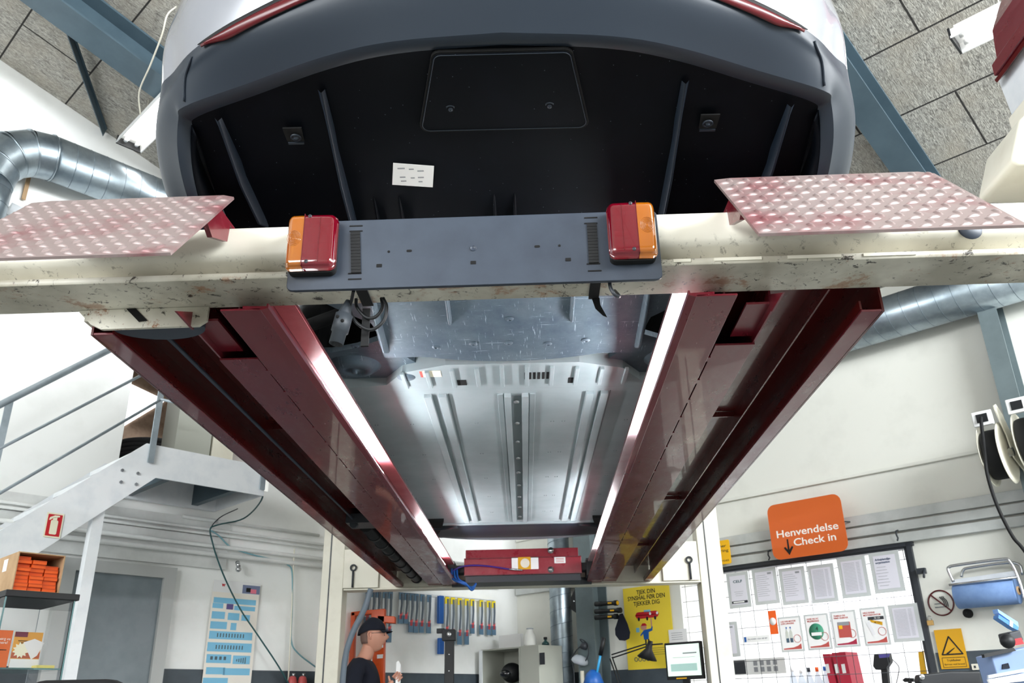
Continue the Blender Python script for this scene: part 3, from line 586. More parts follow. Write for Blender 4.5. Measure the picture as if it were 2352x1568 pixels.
# ramp flaps of tread plate
def flap(x0, x1, cut):
    R = empty('ramp_flap', None, None); R.parent = LIFT
    a = Vector((0, 1.41, .815)); d = Vector((0, 1.69-1.41, 1.128-.815)); L = d.length; d.normalize(); n = d.cross(X_)*1; n = -n if n.y > 0 else n
    c = .035; s = 1 if cut > 0 else -1
    pl = [(x0, 0), (x1, 0), (x1, L-.02), (x1-.03, L), (x0+.04, L), (x0, L-.012)]
    mb = MB(); mb.prism(pl, a, X_, d, -n*.006)
    r = 0; y = .014
    while y < L-.012:
        x = x0+.014+(r % 2)*.019
        while x < x1-.012:
            ang = 1.1 if (r % 2) else -.3; hl = .0125 if r % 2 else .0165; hw = .0060 if r % 2 else .0042
            e1 = X_*math.cos(ang)*s+d*math.sin(ang); e2 = n.cross(e1); cc = a+X_*x+d*y; k_ = 10; rim = [cc+e1*math.cos(6.283*i/k_)*hl*(1 if i in (0, 5) else .92)+e2*math.sin(6.283*i/k_)*hw for i in range(k_)]; mid = [cc+e1*math.cos(6.283*i/k_)*hl*.5+e2*math.sin(6.283*i/k_)*hw*.45+n*.0036 for i in range(k_)]; tp = cc+n*.0042
            pts = rim+mid+[tp]; fs = [(i, (i+1) % k_, (i+1) % k_+k_, i+k_) for i in range(k_)]; fm = [(i+k_, (i+1) % k_+k_, 2*k_) for i in range(k_)]
            if e1.cross(e2).dot(n) < 0: fs = [f[::-1] for f in fs]; fm = [f[::-1] for f in fm]
            mb.add(pts, fs, 0, True); k0 = len(mb.v)-len(pts)
            for f in fm: mb.f.append([q_+k0 for q_ in f]); mb.m.append(1); mb.sm.append(True)
            x += .038
        y += .0255; r += 1
    o = build('tread_plate', mb, [M['tread'], M['treadtop']], R, merge=False)
    for x in (x0+.05, x1-.06, (x0+x1)/2):
        mb = MB(); mb.prism([(1.63, 1.05), (1.69, 1.112), (1.86, 1.122), (1.86, 1.109), (1.795, 1.109), (1.79, 1.06), (1.70, 1.02)], X_*x, Y_, Z, X_*.012); build('hinge_lug', mb, M['maroon'], R)
    mb = MB(); mb.box((x0+.03, 1.86, 1.112), (x1-.03, 1.97, 1.122)); build('hinge_plate', mb, M['jackred'], R)
flap(-1.172, -.687, 1); flap(.437, .94, -1)
# jacking beam between the runways
J = empty('jacking_beam', 'crimson rolling jack beam with round scale sticker hung between the runways', 'jack'); YJ = 6.62
def jx(px, py): q = ony(px, py, YJ); return q.x, q.z
x0, z1 = jx(1066, 1262); x1, zz = jx(1334, 1260); _, z0 = jx(1200, 1318); _, zm = jx(1200, 1280); _, zb = jx(1200, 1334)
mb = MB(); mb.box((x0+.01, YJ+.02, zm), (x1-.02, YJ+.3, z1)); mb.box((x0, YJ, z0), (x1, YJ+.3, zm-.002)); build('beam_body', mb, M['jackred'], J, bevel=.004)
mb = MB(); mb.box((x0, YJ-.003, zm-.003), (x1, YJ+.02, zm+.003)); mb.box((x0+.0, YJ-.004, z0-.003), (x1, YJ+.02, z0+.003)); build('edge_lip', mb, M['maroon'], J)
mb = MB(); mb.box((x0+.01, YJ+.02, zb), (x1-.01, YJ+.28, z0-.003)); build('lower_tray', mb, M['dgrey'], J)
for xa, xb in ((-.69, x0), (x1, .42)): mb = MB(); mb.box((xa, YJ+.05, z0+.03), (xb, YJ+.2, zm-.04)); mb.box((xa if xa < 0 else xb-.05, YJ+.03, .918), (xa+.05 if xa < 0 else xb, YJ+.22, z1-.08)); build('carrying_arm', mb, M['black'], J)
def jst(px, py, wd, hg, m_, name): a = jx(px, py); mb = MB(); mb.prism(rrect(wd, hg, .004), (a[0], YJ-.002, a[1]), X_, Z, -Y_*.001); return build(name, mb, m_, J), a
o, a = jst(1206, 1293, .205, .092, M['paper'], 'scale_sticker'); mb = MB(); mb.prism(rrect(.098, .092, .003), (a[0]-.005, YJ-.003, a[1]), X_, Z, -Y_*.001); build('orange_field', mb, M['ysign'], o)
mb = MB(); mb.lathe((a[0], YJ-.0045, a[1]), -Y_, [(.001, 0), (.034, 0), (.036, -.001)], 20); build('scale_disc', mb, M['cream'], o)
o, a = jst(1286, 1286, .085, .046, M['paper'], 'type_plate')
for i, lt in enumerate((.012, 0, -.012)): mb = MB(); mb.box((a[0]-.03, YJ-.0045, a[1]+lt-.002), (a[0]+.03, YJ-.003, a[1]+lt+.002)); build('printed_line', mb, M['rink'], o)
for p in ((1265, 1264), (1265, 1308)): a = jx(*p); mb = MB(); mb.lathe((a[0], YJ, a[1]), -Y_, [(.024, 0), (.024, .01), (.014, .012), (.014, .02), (.001, .02)], 12); build('bolt', mb, M['chrome'], J)
a = jx(1062, 1302); b = jx(1110, 1300); c = jx(1170, 1308); e = jx(1200, 1310); mb = MB(); mb.tube(crom([(a[0]-.1, YJ-.03, a[1]-.05), (a[0], YJ-.03, a[1]), (b[0], YJ-.03, b[1]), (c[0], YJ-.03, c[1])], 5), .006, 8); build('air_hose', mb, mat('violet hose', col(60, 30, 130), .4), J)
mb = MB(); mb.tube([(c[0], YJ-.03, c[1]), (e[0], YJ-.03, e[1])], .007, 8); build('hose_coupling', mb, M['chrome'], J)
mb = MB()
for k in range(3): mb.tube(crom([(-.655+.02*k, YJ-.02, .98), (-.64+.02*k, YJ-.06, .90), (-.56+.01*k, YJ-.08, .86), (-.50, YJ-.02, .84-.01*k), (-.47, YJ, .87)], 5), .008, 8)
build('coiled_hose', mb, M['blue'], J)
# ================================================================ towing light board
TB = empty('light_board', 'slate blue trailer light board with two amber and red lamps strapped to crossbeam', 'light board'); YB = 1.772
bx0, bx1, bz0, bz1 = -.573, .312, .911, 1.098; cxb, czb = (bx0+bx1)/2, (bz0+bz1)/2
mb = MB(); mb.prism(rrect(bx1-bx0, bz1-bz0, .014), (cxb, YB, czb), X_, Z, Y_*.010); mb.prism(rrect(bx1-bx0-.01, bz1-bz0-.01, .012), (cxb, YB+.010, czb), X_, Z, Y_*.012); build('board', mb, M['board'], TB, bevel=.002)
def mark(px, py, wd, hg, m_=M['concr'], name='slot', r=.001, t=.0008):
    a = ony(px, py, YB); mb = MB(); mb.prism(rrect(wd, hg, r), (a.x, YB-.0002, a.z), X_, Z, -Y_*t); return build(name, mb, m_, TB)
for p in ((871, 610), (1087, 603), (1305, 596)): mark(*p, .013, .0085)
for p in ((893, 578), (1285, 564)): mark(*p, .006, .006, r=.0028)
for p in ((940, 576), (1234, 566)): mark(*p, .013, .006, r=.0028)
a = ony(1087, 570, YB); mb = MB(); mb.lathe((a.x, YB, a.z), -Y_, [(.001, .001), (.006, .001), (.0065, .002), (.0075, .002), (.008, 0)], 20); build('knock_out', mb, M['board'], TB)
for p in ((818, 519), (818, 531), (815, 628), (815, 641), (1357, 500), (1357, 513), (1363, 606), (1366, 622)): mark(*p, .032, .0035)
for (x, y0, x2, y1) in ((816, 533, 818, 627), (1359, 514, 1364, 604)):
    a = ony(x, y0, YB-.002); b = ony(x2, y1, YB-.002); mb = MB(); n_ = 26
    for i in range(n_): q0 = a+(b-a)*i/n_; q1 = a+(b-a)*(i+.85)/n_; mb.box((q0.x-.0115, YB-.0035-.0006*(i % 2), q1.z), (q0.x+.0115, YB-.001, q0.z))
    build('webbing_strap', mb, M['blackmatt'], TB)
mb = MB(); mb.box((-.43, 1.775, .956), (-.402, 1.96, .9605)); build('webbing_strap', mb, M['blackmatt'], TB)
mb = MB(); mb.box((.150, 1.775, .956), (.176, 1.96, .9605)); mb.prism([(0, 0), (.02, 0), (.021, -.02), (.036, -.055), (.026, -.05), (.008, -.03)], (.158, 1.955, .957), X_, Z, Y_*.002); build('frayed_strap_end', mb, M['blackmatt'], TB)
def lamp(x0, x1, z0, z1, amber_left):
    T = empty('rear_lamp', None, None); T.parent = TB; w_ = x1-x0; h = z1-z0; cx_, cz_ = (x0+x1)/2, (z0+z1)/2
    mb = MB(); mb.prism(rrect(w_*.95, h*.95, .014), (cx_, YB-.022, cz_-.006), X_, Z, Y_*.022); build('lamp_housing', mb, M['blackmatt'], T, bevel=.002)
    xs = x0+w_*(.36 if amber_left else .60)
    def shell(xa, xb, m_, nm, left, right):
        r = .016; n = 8; prof = []
        def dep(x, z):                                    # domed lens face
            ex = min(x-x0, x1-x); ez = min(z-z0, z1-z); f = lambda e: 1-max(0, 1-e/.016)**2.2
            return YB-.024-.022*(max(f(ex), 0)*max(f(ez), 0))**.5-.002*math.sin(math.pi*(x-x0)/w_)
        rows = []; NX, NZ = 22, 26
        for i in range(NX+1):
            x = xa+(xb-xa)*i/NX; ee = min(x-x0, x1-x); rr = 0
            if ee < r: rr = r-math.sqrt(max(0, r*r-(r-ee)**2))
            rows.append([Vector((x, dep(x, z0+rr*.0+(h)*j/NZ), z0+rr+(h-2*rr)*j/NZ)) for j in range(NZ+1)])
        mb = MB(); mb.grid(rows, 0, True); 
        bk = [[Vector((q.x, YB-.020, q.z)) for q in (r_[0], r_[-1])] for r_ in rows]
        mb.grid([[r_[0] for r_ in rows], [b_[0] for b_ in bk]], 0, True, flip=True); mb.grid([[r_[-1] for r_ in rows], [b_[1] for b_ in bk]], 0, True)
        e = rows[0] if left else rows[-1]; mb.grid([e, [Vector((q.x, YB-.020, q.z)) for q in e]], 0, True, flip=not left)
        return build(nm, mb, m_, T)
    if amber_left: shell(x0, xs-.0006, M['lensA'], 'amber_lens', True, False); shell(xs+.0006, x1, M['lensR'], 'red_lens', False, True); ac = (x0+xs)/2; rc = (xs+x1)/2
    else: shell(x0, xs-.0006, M['lensR'], 'red_lens', True, False); shell(xs+.0006, x1, M['lensA'], 'amber_lens', False, True); ac = (xs+x1)/2; rc = (x0+xs)/2
    mb = MB(); yy = YB-.0478
    for k in range(5): rr = .005+k*.0038; mb.tube([Vector((ac+rr*.8*math.cos(i*.393), yy, cz_+.004+rr*math.sin(i*.393))) for i in range(16)], .0005, 5, closed=True)
    build('fresnel_ring', mb, M['lensA'], T)
    mb = MB(); mb.box((rc-.0006, YB-.0485, z0+.012), (rc+.0006, YB-.046, z1-.012)); mb.box((xs-.0008, YB-.0485, z0+.004), (xs+.0008, YB-.03, z1-.004)); build('lens_divider', mb, M['lensD'], T)
    mb = MB(); mb.tube([(rc-.02, YB-.027, cz_), (rc+.02, YB-.027, cz_)], .008, 14); mb.tube([(ac-.008, YB-.027, cz_), (ac+.008, YB-.027, cz_)], .009, 14); build('bulb', mb, M['chrome'], T)
    sxp = xs+(.012 if amber_left else -.012)
    for zz in (z1-.010, z0+.014): mb = MB(); mb.lathe((sxp, YB-.0465, zz), -Y_, [(.0045, 0), (.0045, .002), (.001, .0022)], 12); mb.lathe((sxp, YB-.0489, zz), -Y_, [(.0025, 0), (.001, .0006)], 6); build('lens_screw', mb, M['dgrey'], T)
lamp(-.572, -.452, .948, 1.094, True); lamp(.188, .302, .953, 1.10, False)
def yp(pts, Y=1.84): return [ony(*p, Y) for p in pts]
mb = MB(); mb.tube(crom([ony(812, 668, 1.80), ony(808, 688, 1.82)]+yp([(803, 712), (820, 742), (852, 757), (880, 738), (888, 706), (880, 684)]), 6), .0042, 10, 0); mb.tube(crom(yp([(818, 686), (820, 705), (840, 728), (862, 728), (878, 708), (876, 684)], 1.85), 6), .0042, 10)
build('cable_loop', mb, M['black'], TB)
mb = MB(); mb.box((ony(835, 690, 1.86).x, 1.855, .80), (ony(852, 690, 1.86).x, 1.862, .899)); build('hanging_strap', mb, M['blackmatt'], TB)
a, b = ony(800, 690, 1.83), ony(772, 790, 1.83); d = b-a; mb = MB()
def at_(f): return a+d*f
PL = build('trailer_plug', mb.tube([at_(0), at_(.12), at_(.2), at_(.3), at_(.34), at_(.34), at_(.72), at_(.73), at_(1)], [.006, .010, .013, .016, .017, .021, .021, .0175, .0175], 20), M['plug'], TB)
mb = MB(); e = d.normalized(); mb.tube([at_(.9)-Y_*.0, at_(1.005)], .0145, 20)
for k in range(6): t_ = k*1.047; o_ = e.orthogonal().normalized(); o2 = e.cross(o_); c_ = at_(1.0)+(o_*math.cos(t_)+o2*math.sin(t_))*.009; mb.tube([c_, c_+e*.0015], .002, 8)
build('contact_face', mb, M['black'], PL)
for f, s_ in ((.45, -.008), (.55, .006)): mb = MB(); c_ = at_(f)+X_*s_-Y_*.0195; mb.lathe(c_, -Y_, [(.001, .0026), (.004, .0026), (.0045, 0)], 10); build('plug_recess', mb, M['concr'], PL)
mb = MB(); mb.tube(crom([ony(1400, 640, 1.80), ony(1402, 660, 1.80), ony(1412, 676, 1.80), ony(1422, 680, 1.82), ony(1412, 668, 1.9)], 5), .0045, 10); build('lamp_cable', mb, M['dgrey'], TB)
# neighbouring lift at the upper right edge
N2 = empty('neighbouring_lift', 'maroon and white lift arm of the next bay at upper right edge', 'vehicle lift'); YN = 2.7
mb = MB(); q = [ony(*p, YN) for p in ((2303, -10), (2279, 70), (2289, 132), (2278, 150), (2284, 174), (2291, 174), (2400, 60), (2400, -60), (2320, -60))]; mb.prism([(a.x, a.z) for a in q], Y_*YN, X_, Z, -Y_*.5); build('runway_side', mb, M['maroon'], N2)
mb = MB(); q = [ony(*p, YN) for p in ((2290, 176), (2400, 62), (2400, 70), (2296, 182))]; mb.prism([(a.x, a.z) for a in q], Y_*(YN+.02), X_, Z, -Y_*.4); build('edge_bead', mb, M['maroon2'], N2)
mb = MB(); q = [ony(*p, YN+.06) for p in ((2291, 178), (2400, 66), (2400, 420), (2352, 352), (2338, 300))]; mb.prism([(a.x, a.z) for a in q], Y_*(YN+.06), X_, Z, -Y_*.4); build('white_post', mb, M['galvpaint'], N2)
mb = MB(); q = [ony(*p, YN+.05) for p in ((2337, 182), (2400, 140), (2400, 220))]; mb.prism([(a.x, a.z) for a in q], Y_*(YN+.052), X_, Z, Y_*.006); build('post_slot', mb, M['dgrey'], N2)
# ================================================================ car
CAR = empty('car', 'silver white car with dark grey bumper seen from below on the lift', 'car')
CA = -.018; CO = Vector((-.05, 1.7, 0))
def CL(x, y, z): return Vector((-.05+x*math.cos(-CA)+y*math.sin(CA)*1.0, 1.7+y*math.cos(CA)+x*math.sin(-CA)*-1.0, z))
def cl(x, y, z):                                   # car-local to scene
    c, s = math.cos(CA), math.sin(CA)
    return Vector((CO.x+x*c+y*s, CO.y-x*s+y*c, z))
ra = [(0, -.215, 1.40), (.25, -.195, 1.40), (.42, -.15, 1.40), (.62, -.066, 1.40), (.795, .0, 1.39), (.822, .035, 1.38), (.838, .095, 1.32), (.842, .185, 1.26), (.842, .34, 1.2)]
rb = [(0, -.29, 1.50), (.26, -.265, 1.49), (.45, -.215, 1.475), (.64, -.13, 1.46), (.785, -.04, 1.445), (.862, .03, 1.435), (.915, .125, 1.39), (.928, .23, 1.32), (.93, .38, 1.26)]
rc = [(0, -.335, 1.60), (.26, -.30, 1.58), (.45, -.225, 1.545), (.64, -.155, 1.505), (.757, -.085, 1.49), (.84, .003, 1.50), (.893, .06, 1.50), (.932, .2, 1.5), (.945, .4, 1.5)]
rd = [(0, -.36, 1.72), (.26, -.33, 1.71), (.45, -.27, 1.69), (.64, -.185, 1.66), (.775, -.10, 1.65), (.85, -.02, 1.65), (.893, .045, 1.63), (.93, .2, 1.62), (.945, .4, 1.62)]
re_ = [(0, -.34, 1.92), (.26, -.31, 1.92), (.45, -.25, 1.9), (.64, -.16, 1.88), (.76, -.07, 1.86), (.83, .02, 1.86), (.875, .12, 1.85), (.91, .28, 1.84), (.93, .45, 1.82)]
rf = [(0, -.27, 2.08), (.25, -.25, 2.08), (.43, -.2, 2.06), (.60, -.11, 2.04), (.71, -.02, 2.02), (.77, .07, 2.0), (.80, .17, 1.99), (.84, .3, 1.97), (.87, .47, 1.95)]
rg = [(0, .05, 2.13), (.2, .06, 2.13), (.38, .08, 2.12), (.52, .12, 2.1), (.6, .17, 2.09), (.66, .23, 2.08), (.70, .3, 2.06), (.73, .4, 2.04), (.75, .52, 2.02)]
def full(r, n=5):
    h = crom(r, n); return [Vector((-p.x, p.y, p.z)) for p in h[:0:-1]]+h
rails = [full(r) for r in (ra, rb, rc, rd, re_, rf, rg)]
cols = [crom([r[j] for r in rails], 6) for j in range(len(rails[0]))]      # columns through all rails
rows = [[cl(*cols[j][i]) for j in range(len(cols))] for i in range(len(cols[0]))]
NB = 12                                                                  # rows up to rail C are bumper
mb = MB(); mb.grid(rows[:NB+1], 0, True); build('rear_bumper', mb, M['bump'], CAR)
mb = MB(); mb.grid(rows[NB:], 0, True); build('tail_panel', mb, M['paint'], CAR)
# lip flange turned inward
lip = full(ra); inn = [Vector((p.x*.972, p.y+.035, p.z-.004)) for p in lip]
fl = [[cl(*p) for p in lip], [cl(p.x*.988, p.y+.014, p.z-.007) for p in lip], [cl(*p) for p in inn]]
mb = MB(); mb.grid(fl, 0, True, flip=True); build('bumper_lip', mb, M['bump'], CAR)
# crease between valance and cladding and black rim under paint
for s in (-1, 1):
    jc = 40+s*20; mb = MB(); mb.tube([cl(q.x+s*.001, q.y-.0015, q.z-.0005) for q in cols[jc][1:NB]], .0028, 8); build('bumper_crease', mb, M['bump'], CAR)
    # reflector: dark bezel and red lens
    def bc(f, x):                                  # point on bumper between rails B and C at half width x
        hb, hc = crom(rb, 8), crom(rc, 8)
        def at(h):
            for a, b in zip(h, h[1:]):
                if a.x <= x <= b.x: t = (x-a.x)/(b.x-a.x+1e-9); return a+(b-a)*t
            return h[-1]
        a, b = at(hb), at(hc); q = a+(b-a)*f; return Vector((s*q.x, q.y-.006, q.z-.003))
    for nm, m_, x0, x1, f0, f1, off in (('reflector_bezel', M['blackmatt'], .29, .735, .30, 1.0, 0), ('red_reflector', M['lensD'], .33, .725, .36, .84, .005)):
        g = []
        for i in range(25):
            t = i/24; x = x0+(x1-x0)*t; tp = min(1, math.sin(math.pi*min(1, t*1.02))*1.9+.04); fm = f1-.02; lo = fm-(fm-f0)*tp
            g.append([cl(*(bc(lo+(fm-lo)*k/4, x)+Vector((0, -off*math.sin(math.pi*(k+.3)/4.6), -off*.6)))) for k in range(5)])
        mb = MB(); mb.grid(g, 0, True, flip=(s < 0)); build(nm, mb, m_, CAR, solid=.003)
# underside -----------------------------------------------------
PY0 = -.19
def pz(y): return 1.395-.215*max(0, min(1, (y-PY0)/(1.05-PY0)))**1.0 if y < 1.05 else 1.18
sb = [(p.x*.972, p.y+.035, p.z-.004) for p in crom(ra, 5)]
def wmax(y): return .82 if y < .35 else max(.56, .82-(y-.35)*.5)
rowsU = []
for k in range(25):
    t = k/24; row = []
    for p in sb[:26]:
        yf = 1.22-.06*min(1, (p[0]/.55)**2)
        y = p[1]+(yf-p[1])*t**1.1; x = p[0]*(1-.42*min(1, max(0, (y-.5)/.42))**1.5); e = max(0, 1-t*5); z = p[2]*e+pz(y)*(1-e)
        row.append(Vector((x, y, z)))
    rowsU.append([Vector((-q.x, q.y, q.z)) for q in row[:0:-1]]+row)
SPL = 13
mb = MB(); mb.grid([[cl(*q) for q in r] for r in rowsU[:SPL+1]], 0, True, flip=True); build('diffuser_panel', mb, M['under'], CAR)
mb = MB(); mb.grid([[cl(*q) for q in r] for r in rowsU[SPL:]], 0, True, flip=True); build('rear_under_tray', mb, M['scuff_lit'], CAR)
# inner side walls of the bumper dropping to wheel arches
for s in (-1, 1):
    g = [[cl(s*sb[i][0], sb[i][1], sb[i][2]), cl(s*(sb[i][0]-.012), sb[i][1]+.008, pz(sb[i][1])+.004)] for i in range(24, len(sb))]
    mb = MB(); mb.grid(g, 0, True, flip=(s > 0)); build('wheel_arch_liner', mb, M['under'], CAR, solid=.003)
def fin(x, y0, y1, h, w_=.0075, m_=M['under'], nm='diffuser_fin', lean=0):
    mb = MB(); n = 18; L, R_, Bt = [], [], []
    rr = []
    for i in range(n+1):
        t = i/n; y = y0+(y1-y0)*t; hh = h*min(1, t*2.2, (1-t)*6)+.001; z = pz(y)-hh; xx = x+lean*t
        rr.append([cl(xx-w_*1.2, y, pz(y)+.01), cl(xx-w_*.5, y, z+.004), cl(xx, y, z), cl(xx+w_*.5, y, z+.004), cl(xx+w_*1.2, y, pz(y)+.01)])
    mb.grid(rr, 0, True); build(nm, mb, m_, CAR)
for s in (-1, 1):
    fin(s*.44, -.06, .56, .045, .0075, M['fin']); fin(s*.445, .57, 1.12, .04, .009, M['scuff_lit']); fin(s*.715, .02, .42, .04, .0075, M['fin'], lean=-.02*s)  # forward fins take the lamp-lit grey, rear ones the highlight tone
    fin(s*.205, .60, .93, .035, .007, M['scuff_lit'])
def patch(poly, y_off, m_, nm, parent=CAR, th=.004):    # small raised flat piece following the rear panel; poly in car-local x,y
    mb = MB(); k = len(poly); a = [cl(x, y, pz(y)-y_off) for x, y in poly]; b = [cl(x, y, pz(y)-y_off+th) for x, y in poly]
    ar = sum(poly[i][0]*poly[(i+1) % k][1]-poly[(i+1) % k][0]*poly[i][1] for i in range(k)); fs = [tuple(range(k))[::-1], tuple(range(k, 2*k))]+[(i, (i+1) % k, (i+1) % k+k, i+k) for i in range(k)]
    if ar < 0: fs = [f[::-1] for f in fs]
    mb.add(a+b, fs); return build(nm, mb, m_, parent)
def rp(w0, w1, y0, y1, r):                               # rounded trapezoid
    o = []
    for (x, y, a0) in ((w1-r, y1-r, 0), (-w1+r, y1-r, 90), (-w0+r, y0+r, 180), (w0-r, y0+r, 270)):
        for k in range(5): a = math.radians(a0+22.5*k); o.append((x+r*math.cos(a), y+r*math.sin(a)))
    return o
H = patch(rp(.166, .212, -.172, .066, .022), .006, M['concr'], 'hatch_gap', th=.008)
H2 = patch(rp(.1625, .208, -.168, .062, .020), .0085, M['under'], 'access_hatch', th=.006)
o_ = MB()
g = [cl(x, y, pz(y)-.0088) for x, y in rp(.160, .2055, -.1655, .0595, .018)]; o_.tube(g, .0012, 5, closed=True); build('hatch_rim', o_, M['bump'], CAR)
def clip(x, y, r=.011):
    c = cl(x, y, pz(y)-.004); mb = MB(); mb.lathe(c, -Z, [(r*1.25, 0), (r*1.25, .003), (r*.9, .004), (r*.9, .002), (r*.55, .002), (r*.5, .007), (.001, .008)], 18); build('push_clip', mb, M['bump'], CAR)
def findxy(px, py):
    z = 1.3
    for _ in range(12): q = onz(px, py, z); c, s = math.cos(CA), math.sin(CA); dx, dy = q.x-CO.x, q.y-CO.y; x = dx*c-dy*s; y = dx*s+dy*c; z = pz(y)
    return x, y
for p in ((1035, 245), (1262, 238), (680, 312), (1625, 280)): clip(*findxy(*p))
for p in ((450, 440), (1872, 395)): clip(*findxy(*p), r=.009)
for p in ((680, 325), (1625, 295)):
    x, y = findxy(*p); patch([(x-.02, y), (x+.02, y), (x+.02, y+.006), (x-.02, y+.006)], .004, M['bump'], 'clip_pocket'); 
    patch([(x-.024, y-.045), (x+.024, y-.045), (x+.022, y-.001), (x-.022, y-.001)], .001, M['concr'], 'clip_pocket')
q = [findxy(*p) for p in ((903, 373), (997, 380), (994, 428), (901, 422))]
o = patch([(a[0], a[1]) for a in q], .003, M['paper'], 'data_label', th=.002); o['label'] = 'white crinkled paper label'
ux, uy = (q[1][0]-q[0][0]), (q[1][1]-q[0][1]); vx, vy = (q[3][0]-q[0][0]), (q[3][1]-q[0][1])
for i, (a, b, wv) in enumerate(((.2, .2, .18), (.45, .2, .12), (.68, .25, .16), (.25, .6, .14), (.28, .78, .14), (.5, .6, .1), (.7, .55, .15), (.7, .75, .1))):
    xx, yy = q[0][0]+ux*a+vx*b, q[0][1]+uy*a+vy*b; patch([(xx-ux*wv/2, yy-.002), (xx+ux*wv/2, yy-.002), (xx+ux*wv/2, yy+.002), (xx-ux*wv/2, yy+.002)], .0036, M['gink'], 'label_print', parent=o, th=.0005)
for x in (-.035, .022, -.37, -.30): fin(x, .30, .52, .02, .006, nm='panel_rib')
# tray details: bosses and holes
for p in ((1088, 790), (1168, 788), (1258, 790), (1170, 733), (815, 795), (1002, 797), (1345, 782)):
    x, y = findxy(*p); c = cl(x, y, pz(y)-.001); mb = MB(); mb.lathe(c, -Z, [(.016, -.002), (.010, .003), (.005, .003), (.0045, -.001), (.001, -.001)], 16); build('screw_boss', mb, M['scuff_lit'], CAR)
# dark cavity above tray, wheel wells and floor sides
mb = MB()
def cb(mb, x0, x1, y0, y1, z0, z1): mb.obox(cl((x0+x1)/2, (y0+y1)/2, (z0+z1)/2), (cl(1, 0, 0)-cl(0, 0, 0))*(x1-x0)/2, (cl(0, 1, 0)-cl(0, 0, 0))*(y1-y0)/2, Z*(z1-z0)/2)
cb(mb, -.80, .80, .25, 4.5, 1.44, 1.50); build('void_plane', mb, M['concr'], CAR)  # near-black plane put in for the shade of the cavity
# battery pan
PZ = 1.18; yb0, yb1 = 1.28, 4.18; bw = .745
mb = MB(); cb(mb, -bw, bw, 1.50, yb1, PZ, PZ+.12); mb.prism([(-.66, 1.46), (-.50, 1.44), (-.42, 1.31), (-.25, 1.24), (.25, 1.24), (.42, 1.31), (.50, 1.44), (.66, 1.46), (.745, 1.46), (.745, 1.51), (-.745, 1.51), (-.745, 1.46)], cl(0, 0, PZ-.002), cl(1, 0, 0)-cl(0, 0, 0), cl(0, 1, 0)-cl(0, 0, 0), Z*.1)
mb.m = [0]*len(mb.f); build('battery_pan', mb, M['pan'], CAR)
def strip(x0, x1, y0, y1, dz, m_=M['pan'], nm='pan_rib', bev=.002): mb = MB(); cb(mb, x0, x1, y0, y1, PZ-dz, PZ+.002); return build(nm, mb, m_, CAR, bevel=bev)
def pan_xy(px, py): q = onz(px, py, PZ); c, s = math.cos(CA), math.sin(CA); dx, dy = q.x-CO.x, q.y-CO.y; return dx*c-dy*s, dx*s+dy*c
print('pan', [pan_xy(*p) for p in ((990, 893), (1010, 893), (1165, 890), (1200, 890), (1352, 885), (1375, 885), (1095, 1195), (1195, 1195), (1300, 1195))])
M['pand'] = mat('pan groove', col(118, 128, 131), .6)
for xc in (-.315, .345):
    for d in (-.034, .026): strip(xc+d-.016, xc+d+.016, 1.56, yb1-.06, .016)
    strip(xc-.045, xc-.038, 1.56, yb1-.06, .001, M['pand'], 'pan_groove', 0); strip(xc+.048, xc+.053, 1.56, yb1-.06, .001, M['pand'], 'pan_groove', 0)
for d in (-.036, .036): strip(.012+d-.014, .012+d+.014, 1.57, yb1-.06, .018)
for d in (-.066, .066): strip(.012+d-.012, .012+d+.012, 1.57, yb1-.06, .006)
strip(.012-.02, .012+.02, 1.60, yb1-.08, .002, M['pand'], 'pan_groove', 0)
for i in range(9): y = 1.66+i*.29; c = cl(.012, y, PZ-.004); mb = MB(); mb.lathe(c, -Z, [(.012, 0), (.011, .006), (.001, .007)], 12); build('pan_bolt', mb, M['chrome'], CAR)
strip(-bw, bw, 1.505, 1.512, .0015, M['pand'], 'pan_groove', 0)
for i in range(10): x = -.42+i*.095; mb = MB(); cb(mb, x-.008, x+.008, 1.25+abs(x)*.12, 1.46, PZ-.014, PZ); build('ledge_rib', mb, M['pan'], CAR, bevel=.003)
for i in range(7): x = .045+i*.017; mb = MB(); cb(mb, x, x+.010, 1.335, 1.405, PZ-.0035, PZ); build('vent_slot', mb, M['concr'], CAR)
for x in (-.20, .235): mb = MB(); cb(mb, x-.018, x+.018, 1.40, 1.455, PZ-.004, PZ); build('drain_pocket', mb, M['concr'], CAR)
x, y = pan_xy(933, 865); mb = MB(); mb.lathe(cl(x, y, PZ-.002), -Z, [(.036, 0), (.033, .003), (.001, .003)], 24); build('round_cover', mb, M['scuff_lit'], CAR)
x, y = pan_xy(986, 857); mb = MB(); cb(mb, x-.035, x+.045, y-.03, y+.03, PZ-.004, PZ); w_ = build('warning_label', mb, M['lglue'], CAR); mb = MB(); cb(mb, x-.035, x-.025, y-.03, y+.03, PZ-.0045, PZ-.003); build('label_band', mb, M['rink'], w_)
k = 0
for yy in (1.95, 2.45, 2.95, 3.4, 3.85):
    for x in (-.62, -.46, -.17, .17, .22, .5, .64):
        mb = MB(); mb.tube([cl(x-.008, yy, PZ-.0005), cl(x-.004, yy, PZ-.0005)], .0028, 5); mb.tube([cl(x+.004, yy, PZ-.0005), cl(x+.008, yy, PZ-.0005)], .0028, 5); build('rivet', mb, M['pand'], CAR)
mb = MB(); cb(mb, -.62, .62, yb1, yb1+.03, PZ-.012, PZ+.1); build('pan_edge', mb, M['pan'], CAR)
